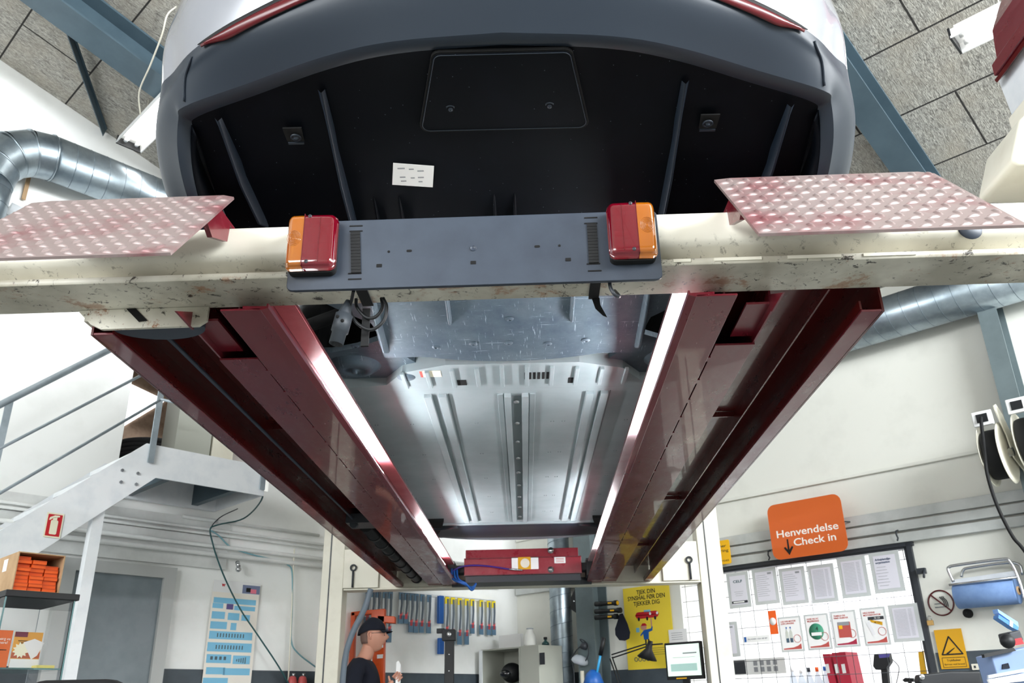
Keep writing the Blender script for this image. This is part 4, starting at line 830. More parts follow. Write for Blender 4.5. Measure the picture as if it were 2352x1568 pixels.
# rear suspension pieces between tray and pan
for s in (-1, 1):
    mb = MB(); mb.prism([(s*.40, 1.22), (s*.46, 1.06), (s*.56, 1.13), (s*.66, 1.17), (s*.78, 1.16), (s*.78, 1.44), (s*.46, 1.44), (s*.36, 1.30)], cl(0, 0, PZ+.03), cl(1, 0, 0)-cl(0, 0, 0), cl(0, 1, 0)-cl(0, 0, 0), Z*.02); build('side_closing_panel', mb, M['scuff_lit'], CAR)
    mb = MB(); mb.lathe(cl(s*.60, 1.30, PZ+.03), -Z, [(.10, 0), (.075, .02), (.045, .028), (.04, .022), (.012, .022), (.010, .034), (.001, .034)], 28); build('suspension_mount', mb, M['scuff_lit'], CAR)
    mb = MB(); mb.tube([cl(s*.5, .74, 1.33), cl(s*.8, .72, 1.30)], .02, 12); build('suspension_arm', mb, M['blackmatt'], CAR); mb = MB(); mb.tube([cl(s*.45, 1.0, 1.34), cl(s*.78, 1.08, 1.26)], .025, 12); build('suspension_arm', mb, M['blackmatt'], CAR)
    mb = MB(); mb.prism([(s*.50, .50), (s*.80, .46), (s*.80, .80), (s*.56, .80)], cl(0, 0, 1.29), cl(1, 0, 0)-cl(0, 0, 0), cl(0, 1, 0)-cl(0, 0, 0), Z*.01); build('arch_shield', mb, M['under'], CAR)
# front under tray and lower bumper
fy = 4.98; g = []
for k in range(9):
    t = k/8; y = yb1+.03+(fy-yb1-.03)*t
    g.append([cl(x*(1-.0*t), y-.10*(abs(x)/.85)**2.5*t, PZ-.01+.02*math.sin(math.pi*t)+(.05*max(0, t-.7)/.3)+.02*max(0, 1-t*6)) for x in [-.72+i*.06 for i in range(25)]])
mb = MB(); mb.grid(g, 0, True, flip=True); build('front_under_tray', mb, M['frontu'], CAR, solid=.004)
for s in (-1, 1):
    mb = MB(); mb.prism([(s*.50, 4.02), (s*.70, 4.02), (s*.80, 4.10), (s*.80, 4.55), (s*.62, 4.62), (s*.54, 4.3)], cl(0, 0, PZ-.02), cl(1, 0, 0)-cl(0, 0, 0), cl(0, 1, 0)-cl(0, 0, 0), Z*.06); build('front_arch_liner', mb, M['blackmatt'], CAR)
    mb = MB(); mb.tube(crom([cl(s*.42, 4.22, PZ-.012), cl(s*.6, 4.26, PZ-.02), cl(s*.78, 4.18, PZ-.01)], 5), .016, 10); build('suspension_arm', mb, M['dgrey'], CAR)
# body sides, roof, glass
WH = (.98, 3.86)
def zb(y):
    for wy in WH:
        if abs(y-wy) < .40: return max(1.22, 1.36+math.sqrt(.16-(y-wy)**2))
    return 1.22
def roof(y):
    pts = [(.05, 2.12), (.5, 2.3), (1.1, 2.52), (1.9, 2.62), (2.6, 2.58), (3.2, 2.34), (3.75, 2.06), (4.3, 1.98), (4.85, 1.80), (5.0, 1.6)]
    for a, b in zip(pts, pts[1:]):
        if a[0] <= y <= b[0]: return a[1]+(b[1]-a[1])*(y-a[0])/(b[0]-a[0])
    return 1.6
for s in (-1, 1):
    g = []; n = 92; gl = []
    for i in range(n+1):
        y = .40+(4.95-.40)*i/n; ww = .945 if y < 4.2 else .945-.35*((y-4.2)/.75)**2.2*.9; zt = min(1.95, roof(y)-.03)
        z0 = zb(y); g.append([cl(s*(ww-.03), y, z0), cl(s*ww, y, min(z0+.05, zt)), cl(s*(ww+.0), y, max(1.5, min(z0+.12, zt-.2))), cl(s*ww, y, (zt+1.5)/2+.02), cl(s*(ww-.02), y, zt-.06), cl(s*(ww-.07), y, zt)])
        r = roof(y)
        if .5 < y < 3.75: gl.append([cl(s*(ww-.07), y, zt), cl(s*(ww-.07-.24*min(1, (r-zt)/.6)), y, max(zt+.002, r-.035))])
    mb = MB(); mb.grid(g, 0, True, flip=(s > 0)); build('body_side', mb, M['paint'], CAR)
    mb = MB(); mb.grid(gl, 0, True, flip=(s > 0)); build('side_glass', mb, mat('dark car glass', col(18, 22, 26), .05, coat=1), CAR)
g = []
for i in range(61):
    y = .05+4.93*i/60; r = roof(y); ww = (.945 if y < 4.2 else .945-.315*((y-4.2)/.75)**2.2); zt = min(1.95, r-.03); e = min(1, max(0, (r-zt)/.6)); hw = ww-.07-.24*e if y > .5 else .76
    g.append([cl(hw*x, y, r-.035*abs(x)**3) for x in [k/6-1 for k in range(13)]])
mb = MB(); mb.grid(g, 0, True, flip=False); build('roof', mb, mat('dark car glass', col(18, 22, 26), .05, coat=1), CAR)
mb = MB(); mb.grid([[cl(x, 4.97-.33*(abs(x)/.8)**2.4, z) for x in [-.8+i*.1 for i in range(17)]] for z in (1.2, 1.35, 1.5, 1.65, 1.72)], 0, True); build('front_bumper', mb, M['paint'], CAR, solid=.01)
for s in (-1, 1):
    for wy in WH:
        c = cl(s*.795, wy, 1.032+.335)
        T = tyre(c, X_*s, .334, .22, '', True, 'wheel'); T.parent = CAR
        for k in ('label', 'category'): 
            if k in T: del T[k]
        T.location = (0, 0, 0)
# tail lamps on the tail panel sides
for s in (-1, 1):
    g = [[cl(s*x, y-.008, z) for z in (1.80, 1.86)] for x, y in ((.50, -.235), (.62, -.175), (.74, -.09), (.81, -.01), (.86, .08), (.885, .16))]; mb = MB(); mb.grid(g, 0, True, flip=(s < 0)); build('tail_lamp', mb, M['lensD'], CAR, solid=.006)
# ================================================================ things on and along the walls
def pU(px, b, t, m_, name, parent=None, mb=None, bevel=0):      # polygon given in picture points, laid on the plane U=b
    q = [onu(x, y, b) for x, y in px]; k = mb or MB(); k.prism([(a.dot(V), a.z) for a in q], U*b, V, Z, -U*t)
    return None if mb else build(name, k, m_, parent, bevel=bevel)
def pV(px, a_, t, m_, name, parent=None, bevel=0):
    q = [onv(x, y, a_) for x, y in px]; k = MB(); k.prism([(a.dot(U), a.z) for a in q], V*a_, U, Z, -V*t); return build(name, k, m_, parent, bevel=bevel)
def pY(px, Yp, t, m_, name, parent=None, bevel=0):
    q = [ony(x, y, Yp) for x, y in px]; k = MB(); k.prism([(a.x, a.z) for a in q], Y_*Yp, X_, Z, Y_*t); return build(name, k, m_, parent, bevel=bevel)
NV, NU = V*-1, U*-1
class Pl:                                                        # upright rectangle on a wall with its own 2-D frame
    def __init__(s, px, wall, off):
        f = (lambda x, y: onu(x, y, B-off)) if wall == 'R' else (lambda x, y: onv(x, y, A-off)); s.ax = NV if wall == 'R' else U; s.n = NU if wall == 'R' else NV
        q = [f(*p) for p in px]; s.c = sum(q, Vector())/len(q); g = lambda v: v.dot(s.ax)
        s.w = (g(q[1])-g(q[0])+g(q[2])-g(q[3]))/2; s.h = (q[0].z-q[3].z+q[1].z-q[2].z)/2
    def rect(s, x, y, w_, h_, z, t, m_, nm, par, r=.0): # x,y centre in units of half sizes -1..1; w,h fraction of size
        mb = MB(); W_, H_ = w_*s.w, h_*s.h; pl = rrect(W_, H_, r*W_) if r else [(-W_/2, -H_/2), (W_/2, -H_/2), (W_/2, H_/2), (-W_/2, H_/2)]
        mb.prism(pl, s.at(x, y, z), s.ax, Z, s.n*t); return build(nm, mb, m_, par)
    def at(s, x, y, z=0): return s.c+s.ax*x*s.w/2+Z*y*s.h/2+s.n*z
    def txt(s, body, x, y, hfrac, z, m_, par, wfit=None, align='CENTER', bold=0, sp=1):
        o = text(body, hfrac*s.h, m_, s.at(x, y, z), s.ax, Z, 'lettering', par, align, bold*hfrac*s.h, spacing=sp)
        if wfit:
            xs = [v.co.dot(s.ax) for v in o.data.vertices]; wd = max(xs)-min(xs); f = wfit*s.w/wd; o0 = s.at(x, y, z).dot(s.ax)
            for v in o.data.vertices: d = v.co.dot(s.ax)-o0; v.co += s.ax*(d*f-d)
        return o
    def poly(s, pts, z, t, m_, nm, par): mb = MB(); mb.prism([(a*s.w/2, b*s.h/2) for a, b in pts], s.at(0, 0, z), s.ax, Z, s.n*t); return build(nm, mb, m_, par)
# ---- orange hanging sign
px = ((1765, 1165), (1928, 1133), (1944, 1262), (1780, 1284)); t = empty('hanging_sign', 'large orange rounded sign reading Henvendelse Check in with an arrow', 'sign'); S = Pl(px, 'R', .16)
S.rect(0, 0, 1.04, 1.04, 0, .004, M['orange'], 'sign_board', t, .1)
S.txt('Henvendelse', 0, -.12, .19, .0045, M['wink'], t, .86, bold=.012); S.txt('Check in', .18, -.50, .19, .0045, M['wink'], t, .58, bold=.012)
S.poly([(-.59, -.33), (-.55, -.33), (-.545, -.72), (-.47, -.60), (-.43, -.64), (-.565, -.92), (-.70, -.64), (-.66, -.60), (-.595, -.72)], .0045, .001, M['ink'], 'arrow', t)
for x in (-.98, 1.0): mb = MB(); mb.tube([S.at(x, .0, -.001), S.at(x*1.02, .06, -.13)], .005, 6); build('hanger_clip', mb, M['dgrey'], t)
# ---- yellow sign by the post
t = empty('wall_sign', 'small yellow sign with black words half hidden by the cream post', 'sign'); S = Pl(((1620, 1247), (1675, 1238), (1680, 1292), (1625, 1302)), 'R', .075)
S.rect(0, 0, 1, 1, 0, .003, M['ysign2'], 'sign_board', t, .06)
S.txt('Biler her', -.02, .52, .17, .0035, M['ink'], t, .72); S.txt('aflevering', .02, .12, .17, .0035, M['ink'], t, .84); S.txt('MEKTILBYDES', .02, -.72, .09, .0035, M['ink'], t, .8)
# ---- mesh screen with document frames in the booth opening
t = empty('mesh_screen', 'dark wire mesh screen filling the bright booth opening', 'mesh screen'); b0 = B+.03; v1_ = onu(1671, 1412, b0).dot(V); v2_ = onu(1702, 1409, b0).dot(V); st = abs(v1_-v2_); mb = MB(); v = BV0+.05
while v < BV1: mb.tube([P(b0, v, BZ0), P(b0, v, BZ1)], .0022, 5); v += st
z = BZ1-.09
while z > BZ0: mb.tube([P(b0-.004, BV0, z), P(b0-.004, BV1, z)], .0022, 5); z -= st
build('wire_grid', mb, M['dgrey'], t); mb = MB(); mb.uvbox(B-.02, B+.05, BV0, BV0+.022, BZ0, BZ1); mb.uvbox(B-.02, B+.05, BV0, BV1, BZ1-.02, BZ1); build('mesh_frame', mb, M['dgrey'], t)
def doc(px, label, kind, head=None, wall='R'):
    t = empty('document_frame', label, 'document', 'document frames on the mesh screen'); S = Pl(px, wall, .03)
    S.rect(0, 0, 1, 1, 0, .010, mat('grey sleeve plastic', col(196, 200, 200), .4), 'frame', t); S.rect(0, 0, .74, .82, .0105, .001, mat('pale lilac paper', col(222, 220, 230), .8), 'sheet', t)
    def ln(x, y, w_, h_=.008, m_=M['gink'], al=0): S.rect(x, y, w_, h_, .012, .0006, m_, 'printed_line', t)
    if kind == 'letter':
        for i in range(11): ln(-.25+.05*(i % 3), .62-i*.115, .38+.08*((i*7) % 3))
        ln(.45, .7, .16, .05)
    elif kind == 'list':
        for i in range(20): ln(-.2, .70-i*.072, .42); ln(.45, .70-i*.072, .12)
    elif kind == 'celf':
        S.txt('CELF', 0, .48, .10, .012, mat('teal ink', col(60, 92, 100), .6), t, .42, bold=.02); [ln(0, -.1-i*.11, .42-.06*i) for i in range(3)]; S.rect(0, -.68, .72, .07, .012, .001, M['dgrey'], 'stripe', t); S.rect(-.08, -.68, .5, .035, .0132, .0005, M['paper'], 'stripe_field', t)
    elif kind == 'org':
        S.txt('Arbejdsmiljø-\norganisation', -.62, .55, .075, .012, mat('slate ink', col(70, 84, 112), .6), t, None, 'LEFT', .02); [ln(-.28, .25-i*.15, .3+.06*(i % 3)) for i in range(7)]
    else:
        S.rect(0, 0, .86, .9, .0105, .0012, M['paper'], 'sheet', t); S.txt(head, -.74, .66, .062, .0125, M['rink'], t, None, 'LEFT', .01)
        S.poly([(-.76, -.86), (.78, -.86), (.78, -.56), (.5, -.68), (.1, -.76), (-.76, -.79)], .0122, .001, M['rink'] if kind != 'cheque' else mat('crimson ink', col(170, 40, 70), .6), 'red_swoosh', t)
        tg = mat('teal green ink', col(60, 140, 110), .6); bl = mat('steel blue ink', col(70, 92, 110), .6)
        if kind == 'bottle':
            for x in (-.32, .02): S.poly([(x-.11, -.45), (x+.13, -.45), (x+.13, .1), (x+.05, .22), (x+.05, .3), (x-.04, .3), (x-.04, .22), (x-.11, .1)], .0122, .001, mat('pale bottle ink', col(200, 204, 196), .6), 'bottle_print', t); S.rect(x+.01, -.35, .12, .12, .0134, .0006, bl, 'bottle_label', t); S.rect(x+.01, .36, .05, .05, .0134, .0006, M['blue'], 'bottle_cap', t)
        if kind == 'round':
            mb = MB(); mb.lathe(S.at(-.1, .02, .0122), S.n, [(.001, .001), (S.w*.30, .001), (S.w*.30, 0)], 28); build('green_disc', mb, tg, t); S.rect(-.1, -.12, .42, .09, .0136, .0006, M['paper'], 'white_field', t); S.txt('4', -.02, .16, .16, .0136, M['ink'], t)
        if kind == 'cheque': S.rect(-.02, -.05, .5, .42, .0122, .001, M['rink'], 'booklet_print', t); S.rect(-.05, .28, .46, .1, .0124, .001, M['gink'], 'booklet_heading', t); S.rect(-.3, .1, .14, .1, .0134, .0006, M['ysign2'], 'yellow_spot', t)
        if kind == 'plates':
            S.rect(.2, .42, .62, .085, .0122, .001, M['dgrey'], 'plate_print', t); S.txt('70 123', .3, .42, .06, .0134, M['wink'], t); S.poly([(-.3, .36), (.66, .2), (.62, .02), (-.2, .22)], .0126, .001, M['ysign'], 'plate_print', t); S.txt('70 123', .25, .19, .06, .0138, M['ink'], t)
            S.poly([(-.6, .2), (-.38, .28), (-.02, -.42), (-.24, -.48)], .0128, .001, mat('white plate ink', col(232, 232, 236), .6), 'plate_print', t)
        mb = MB(); mb.tube([S.at(.52, -.28, .0125)+(S.ax*math.cos(i*.5236)+Z*math.sin(i*.5236))*S.w*.15 for i in range(12)], .0018, 5, closed=True); build('price_ring', mb, M['rink'], t)
doc(((1672, 1318), (1718, 1311), (1727.5, 1393), (1675, 1398)), 'framed sheet with CELF heading, upper row of the mesh screen', 'celf')
doc(((1727, 1309), (1781, 1302), (1793.5, 1384), (1737, 1390)), 'pale framed letter right of the CELF sheet, upper row', 'letter')
doc(((1788, 1307), (1847, 1299), (1859, 1383), (1801, 1391)), 'third framed letter from the left of the upper row on the mesh', 'letter')
doc(((1854, 1301), (1913, 1292), (1928, 1379), (1868, 1386)), 'fourth framed sheet from the left, upper row, a printed list', 'list')
doc(((1922, 1285), (1985, 1274), (2003, 1367), (1938, 1375)), 'framed list next to the Arbejdsmiljø-organisation sheet', 'list')
doc(((1996, 1272), (2064, 1261), (2079, 1355), (2011, 1365)), 'framed sheet headed Arbejdsmiljø-organisation at right end of upper row', 'org')
doc(((1640, 1432), (1693, 1426), (1703, 1506), (1650, 1511)), 'framed letter half behind the cream post, lower row', 'letter')
doc(((1787, 1418), (1839, 1413), (1850, 1494), (1797, 1499)), 'framed offer with two bottles, lower row of the mesh', 'bottle', 'LAD DIN MOTOR\nLEVE LÆNGERE')
doc(((1847, 1411), (1900, 1408), (1916, 1490), (1857, 1494)), 'framed offer with a green round badge and figure 4', 'round', 'HUSK NU AT\nMILJØMÆRKE')
doc(((1907, 1406), (1963, 1398), (1979, 1483), (1920, 1489)), 'framed offer with a red booklet', 'cheque', 'TILMELD OG\nVIND 10.000 KR')
doc(((1974, 1398), (2032, 1391), (2048, 1479), (1989, 1485)), 'framed offer with fanned number plates 70 123', 'plates', 'HELE BYENS\nMOTORKONTOR')
doc(((2039, 1391), (2106, 1383), (2123, 1469), (2056, 1477)), 'framed closely printed list at right end of lower row', 'list')
t = empty('air_freshener', 'orange hanging card with white round print on the mesh', 'card'); S = Pl(((1765, 1402), (1782, 1402), (1788, 1455), (1769, 1457)), 'R', .03); S.rect(0, 0, 1, 1, 0, .004, M['obox'], 'card', t, .06)
mb = MB(); mb.lathe(S.at(0, .08, .0045), S.n, [(.001, .001), (S.w*.42, .001), (S.w*.42, 0)], 20); build('round_print', mb, M['paper'], t)
t = empty('number_plate', 'white number plate with blue end on the mesh screen', 'number plate'); S = Pl(((1708, 1462), (1767, 1457), (1770, 1471), (1710, 1477)), 'R', .03); S.rect(0, 0, 1, 1, 0, .006, M['paper'], 'plate', t, .02); S.rect(-.86, 0, .08, .8, .0065, .001, M['blue'], 'blue_band', t); S.txt('BLAZER I EX 60 87', .08, 0, .3, .0065, M['gink'], t, .74, bold=.02)
t = empty('picture_strip', 'strip of small grey pictures below the number plate in the booth', 'picture'); S = Pl(((1683, 1516), (1802, 1507), (1806, 1540), (1688, 1556)), 'R', -.25); S.rect(0, 0, 1, 1, 0, .004, M['paper'], 'sheet', t)
S.rect(-.74, 0, .22, .86, .0045, .001, M['dgrey'], 'photo_print', t)
for i in range(4):
    for j in (-.38, .42): S.rect(-.12+i*.25, j, .075, .3, .0045, .001, M['gink'], 'photo_print', t)
def prof_bottle(c, r, h, m_, cap, label, grp='bottles inside the booth', cat='bottle'):
    t = empty('bottle', label, cat, grp); mb = MB(); mb.lathe(c, Z, [(.001, 0), (r*.95, 0), (r, h*.04), (r, h*.62), (r*.8, h*.74), (r*.35, h*.84), (r*.32, h*.9), (.001, h*.9)], 20); build('bottle_body', mb, m_, t)
    mb = MB(); mb.lathe(c+Z*h*.88, Z, [(.001, 0), (r*.42, 0), (r*.42, h*.10), (.001, h*.1)], 14); build('bottle_cap', mb, cap, t); return t
shelf = MB(); shelf.uvbox(B+.21, B+.85, BV0+.02, BV1+.3, -.10, -.07); tag(build('booth_counter', shelf, M['white']), 'white counter board inside the booth behind the mesh', 'counter')
for i, (x, y, mc, lb) in enumerate(((1818, 1530, 'paper', 'pale capped bottle, first from the left inside the booth'), (1838, 1534, 'paper', 'second bottle from the left inside the booth, white cap'), (1856, 1531, 'dgrey', 'bottle with grey cap, third from the left inside the booth'), (1875, 1530, 'obox', 'bottle with orange label top, fourth inside the booth'), (1893, 1528, 'blue', 'bottle with blue cap beside the red binders'))):
    q = onu(x, y, B+.5); prof_bottle(P(B+.5, q.dot(V), -.069), .034, q.z+.07, M['plexi'], M[mc], lb)
for i, (x0, x1, y0, lb) in enumerate(((1889, 1905, 1502, 'leftmost of the three crimson binders leaning in the booth'), (1910, 1926, 1499, 'middle one of the three crimson binders'), (1926, 1941, 1497, 'rightmost of the three crimson binders'))):
    t = empty('ring_binder', lb, 'binder', 'crimson binders in the booth'); cr = mat('crimson card', col(178, 26, 56), .5)
    q = [onu(x, y, B+.3) for x, y in ((x0, y0), (x1, y0-1), (x1+21, 1590), (x0+21, 1590))]; mb = MB(); mb.prism([(a.dot(V), max(a.z, -.069)) for a in q], U*(B+.3), V, Z, U*.22); build('binder_cover', mb, cr, t)
    q = [onu(x, y, B+.3) for x, y in ((x0+6, 1525), (x0+14, 1524), (x0+18, 1545), (x0+10, 1546))]; mb = MB(); mb.prism([(a.dot(V), a.z) for a in q], U*(B+.3), V, Z, U*-.002); build('spine_label', mb, M['paper'], t)
t = empty('label_scanner', 'black hand scanner on a stand with a cable inside the booth', 'scanner')
pU([(2014, 1503), (2048, 1500), (2052, 1520), (2040, 1538), (2018, 1538), (2012, 1530)], B+.25, .06, M['black'], 'scanner_head', t, bevel=.006); pU([(2028, 1536), (2042, 1534), (2048, 1600), (2034, 1600)], B+.24, .04, M['black'], 'scanner_stand', t)
pU([(2018, 1503), (2044, 1501), (2042, 1509), (2020, 1511)], B+.185, .002, mat('violet glass', col(90, 80, 170), .2), 'scanner_window', t); mb = MB(); mb.tube(crom([onu(2050, 1514, B+.2), onu(2064, 1530, B+.2), onu(2063, 1550, B+.2), onu(2056, 1580, B+.2)], 5), .003, 6); build('scanner_cable', mb, M['black'], t)
q = onu(2086, 1545, B+.4); t = prof_bottle(P(B+.4, q.dot(V), -.069), .034, .20, M['plexi'], M['black'], 'clear spray bottle with black trigger head at the right of the booth'); mb = MB(); c = P(B+.4, q.dot(V), .115); mb.prism([(-.04, .01), (.03, .01), (.03, .035), (-.03, .04), (-.055, .025)], c, V*-1, Z, U*.02); mb.tube([c-V*-.02+Z*.005, c+V*.03-Z*.04], .004, 6); build('trigger_head', mb, M['black'], t)
pU([(2110, 1498), (2122, 1494), (2130, 1560), (2120, 1590)], B+.12, .01, M['ysign2'], 'yellow_edge_strip'); tag(C.objects['yellow_edge_strip'], 'bright yellow upright strip at the right edge of the booth', 'edge strip')
# ---- clasp and padlock at the booth frame
mb = MB(); mb.uvbox(B-.06, B-.03, BV0-.11, BV0-.05, .83, .87); mb.tube([P(B-.05, BV0-.1, .86), P(B-.08, BV0-.1, .80)], .008); tag(build('door_latch', mb, M['dgrey']), 'dark latch on the booth frame near its top corner', 'latch')
q = onu(2137, 1430, B-.05); t = empty('padlock', 'small brass padlock hanging on the booth frame', 'padlock'); mb = MB(); mb.obox(q, V*.021, Z*.017, U*.009); build('lock_body', mb, mat('brass', col(196, 160, 98), .35, .6), t, bevel=.003); mb = MB(); mb.tube([q+V*.013+Z*.015, q+V*.013+Z*.035, q+V*.006+Z*.045, q-V*.006+Z*.045, q-V*.013+Z*.035, q-V*.013+Z*.015], .0035, 8); build('shackle', mb, M['chrome'], t)
# ---- no smoking sticker
c = onu(2161, 1384, B-.004); t = empty('no_smoking_sticker', 'round red no smoking sticker on the right wall', 'sticker'); R0 = abs(onu(2131, 1386, B-.004).dot(V)-c.dot(V))
mb = MB(); mb.tube([c+(V*math.cos(i*.1571)+Z*math.sin(i*.1571))*R0*.94 for i in range(40)], .0055, 6, closed=True); d = (NV-Z).normalized(); mb.obox(c, d*R0*.92, (NV+Z).normalized()*.005, U*.002); build('red_ring', mb, M['lensD'], t)
mb = MB(); mb.obox(c+V*.015-Z*.005, V*.03, Z*.0022, U*.001); mb.obox(c+V*.015-Z*.028, V*.03, Z*.0022, U*.001); build('cigarette_symbol', mb, M['steel'], t)
mb = MB()
for k in range(3): o_ = c+NV*(.022+k*.011); mb.tube(crom([o_-Z*.03, o_-Z*.004, o_+NV*-.006+Z*.016, o_+NV*-.018+Z*.03, o_+NV*-.022+Z*.042], 4), .003, 6)
build('smoke_symbol', mb, M['dgrey'], t)
# ---- gas bottle warning sign
t = empty('warning_sign', 'yellow triangle warning sign reading Trykflasker fjernes ved brand', 'sign'); S = Pl(((2145, 1448), (2208, 1441), (2226, 1533), (2163, 1537)), 'R', .016); S.rect(0, 0, 1, 1, 0, .003, M['ysign'], 'sign_plate', t)
for a, b in (((-.72, -.28), (-.02, .62)), ((-.02, .62), (.76, -.28)), ((.76, -.28), (-.72, -.28))):
    p0, p1 = S.at(*a, .004), S.at(*b, .004); mb = MB(); d = (p1-p0); mb.obox((p0+p1)/2, d/2*1.03, d.normalized().cross(S.n)*.0045, S.n*.0008); build('triangle_side', mb, M['ink'], t)
S.poly([(-.42, -.22), (.16, .02), (.3, .06), (.2, -.02), (-.36, -.3)], .0035, .001, M['ink'], 'gas_bottle_symbol', t)
for (x, y, w_, h_) in ((.02, -.44, .82, .012), (.02, -.92, .82, .012), (-.8, -.68, .012, .25), (.84, -.68, .012, .25)): S.rect(x, y, w_, h_, .0035, .001, M['ink'], 'text_border', t)
S.txt('Trykflasker', .02, -.58, .075, .0035, M['ink'], t, .5); S.txt('fjernes ved brand', .02, -.78, .06, .0035, M['ink'], t, .72)
# ---- paper roll holder
t = empty('paper_dispenser', 'chrome wall rack holding a blue paper roll', 'paper holder'); f = lambda x, y, o=.2: onu(x, y, B-o)
mb = MB(); mb.tube(crom([f(2190, 1336), f(2178, 1310), f(2180, 1302), f(2200, 1297), f(2300, 1284), f(2320, 1290), f(2340, 1330), f(2362, 1400)], 5), .010, 10); mb.tube(crom([f(2208, 1325, .05), f(2212, 1310, .05), f(2230, 1303, .05), f(2330, 1292, .05), f(2350, 1320, .05)], 5), .010, 10); mb.tube([f(2180, 1343), f(2336, 1325)], .008, 8); build('wire_frame', mb, M['chrome'], t)
pU([(2184, 1332), (2334, 1310), (2336, 1322), (2186, 1342)], B-.05, .008, M['galvpaint'], 'back_plate', t)
R_ = .085; a = f(2197, 1367, .13); b = f(2336, 1349, .13); zc_ = (a.z+b.z)/2-.012; v0, v1 = a.dot(V), b.dot(V); t2 = empty('paper_roll', 'big blue paper towel roll on the chrome rack', 'paper roll')
mb = MB(); mb.lathe(P(B-.13, v1, zc_), V, [(.028, 0), (R_-.003, 0), (R_, .004), (R_, v0-v1-.004), (R_-.003, v0-v1), (.028, v0-v1)], 40); build('paper', mb, M['tblue'], t2)
mb = MB(); mb.lathe(P(B-.13, v1-.01, zc_), V, [(.018, 0), (.027, 0), (.027, v0-v1+.02), (.018, v0-v1+.02)], 20); build('roll_core', mb, M['cardb'], t2)
mb = MB(); q = onu(2222, 1408, B-.03); mb.lathe(q+U*.025, NU, [(.03, 0), (.03, .03), (.02, .04), (.001, .04)], 16); tag(build('knob', mb, M['blackmatt']), 'black knob on the wall under the blue paper roll', 'knob')
# ---- cluster at the lower right
t = empty('test_instrument', 'slanting light blue instrument with label and dark lower edge', 'instrument'); YQ = 3.4
pY([(2291, 1398), (2338, 1428), (2340, 1440), (2294, 1407)], YQ, .04, mat('pale blue enamel', col(130, 172, 232), .4), 'upper_bar', t); pY([(2294, 1411), (2340, 1440), (2338, 1447), (2326, 1441), (2293, 1419)], YQ-.004, .04, mat('mid blue enamel', col(70, 128, 196), .4), 'lower_bar', t); pY([(2320, 1423), (2327, 1428), (2326, 1441), (2319, 1436)], YQ-.006, .002, M['paper'], 'data_label', t)
t = empty('plastic_crate', 'translucent bluish plastic lidded crate at the lower right corner', 'crate'); YQ = 3.0
pY([(2276, 1504), (2352, 1487), (2420, 1474), (2420, 1640), (2318, 1640)], YQ, .11, mat('frosted blue crate plastic', col(130, 152, 190), .3, trans=.15), 'crate_wall', t, bevel=.004); pY([(2260, 1502), (2328, 1487), (2334, 1494), (2262, 1510)], YQ-.02, .018, M['black'], 'crate_handle', t)
pY([(2270, 1550), (2352, 1535), (2352, 1543), (2271, 1558)], YQ-.008, .01, M['plexi'], 'crate_rib', t); pY([(2270, 1560), (2352, 1546), (2420, 1540), (2420, 1556), (2276, 1572)], YQ-.012, .012, M['paper'], 'crate_rim', t); pY([(2303, 1525), (2316, 1522), (2320, 1534), (2302, 1536)], YQ-.004, .004, M['navy'], 'crate_catch', t)
t = empty('monitor_arm', 'black flat arm with a round bolt at the bottom right of the booth', 'arm'); pY([(2113, 1549), (2180, 1541), (2252, 1541), (2262, 1600), (2150, 1600), (2111, 1566)], 3.3, .05, M['black'], 'arm_body', t, bevel=.006); a = ony(2118, 1554, 3.295); mb = MB(); mb.lathe(a, -Y_, [(.001, .003), (.008, .003), (.01, 0)], 16); build('bolt', mb, M['chrome'], t)
t = empty('clamp_box', 'small grey box with red and black clamps above the crate', 'box'); pY([(2317, 1452), (2343, 1446), (2352, 1470), (2324, 1478)], 3.9, .1, M['dgrey'], 'box_body', t, bevel=.006); pY([(2322, 1469), (2346, 1464), (2352, 1478), (2326, 1483)], 3.88, .02, M['red'], 'red_clamp', t); a = ony(2314, 1472, 3.88); mb = MB(); mb.ball(a, .03, 16); build('black_clamp', mb, M['black'], t)
q = Pl(((2232, 1525), (2246, 1523), (2250, 1537), (2235, 1539)), 'R', .02); t = empty('wall_socket', 'cream wall socket beside the yellow warning sign', 'socket'); q.rect(0, 0, 1, 1, 0, .012, M['cream'], 'socket_plate', t, .1); q.rect(0, 0, .3, .4, .0125, .001, M['dgrey'], 'socket_hole', t)
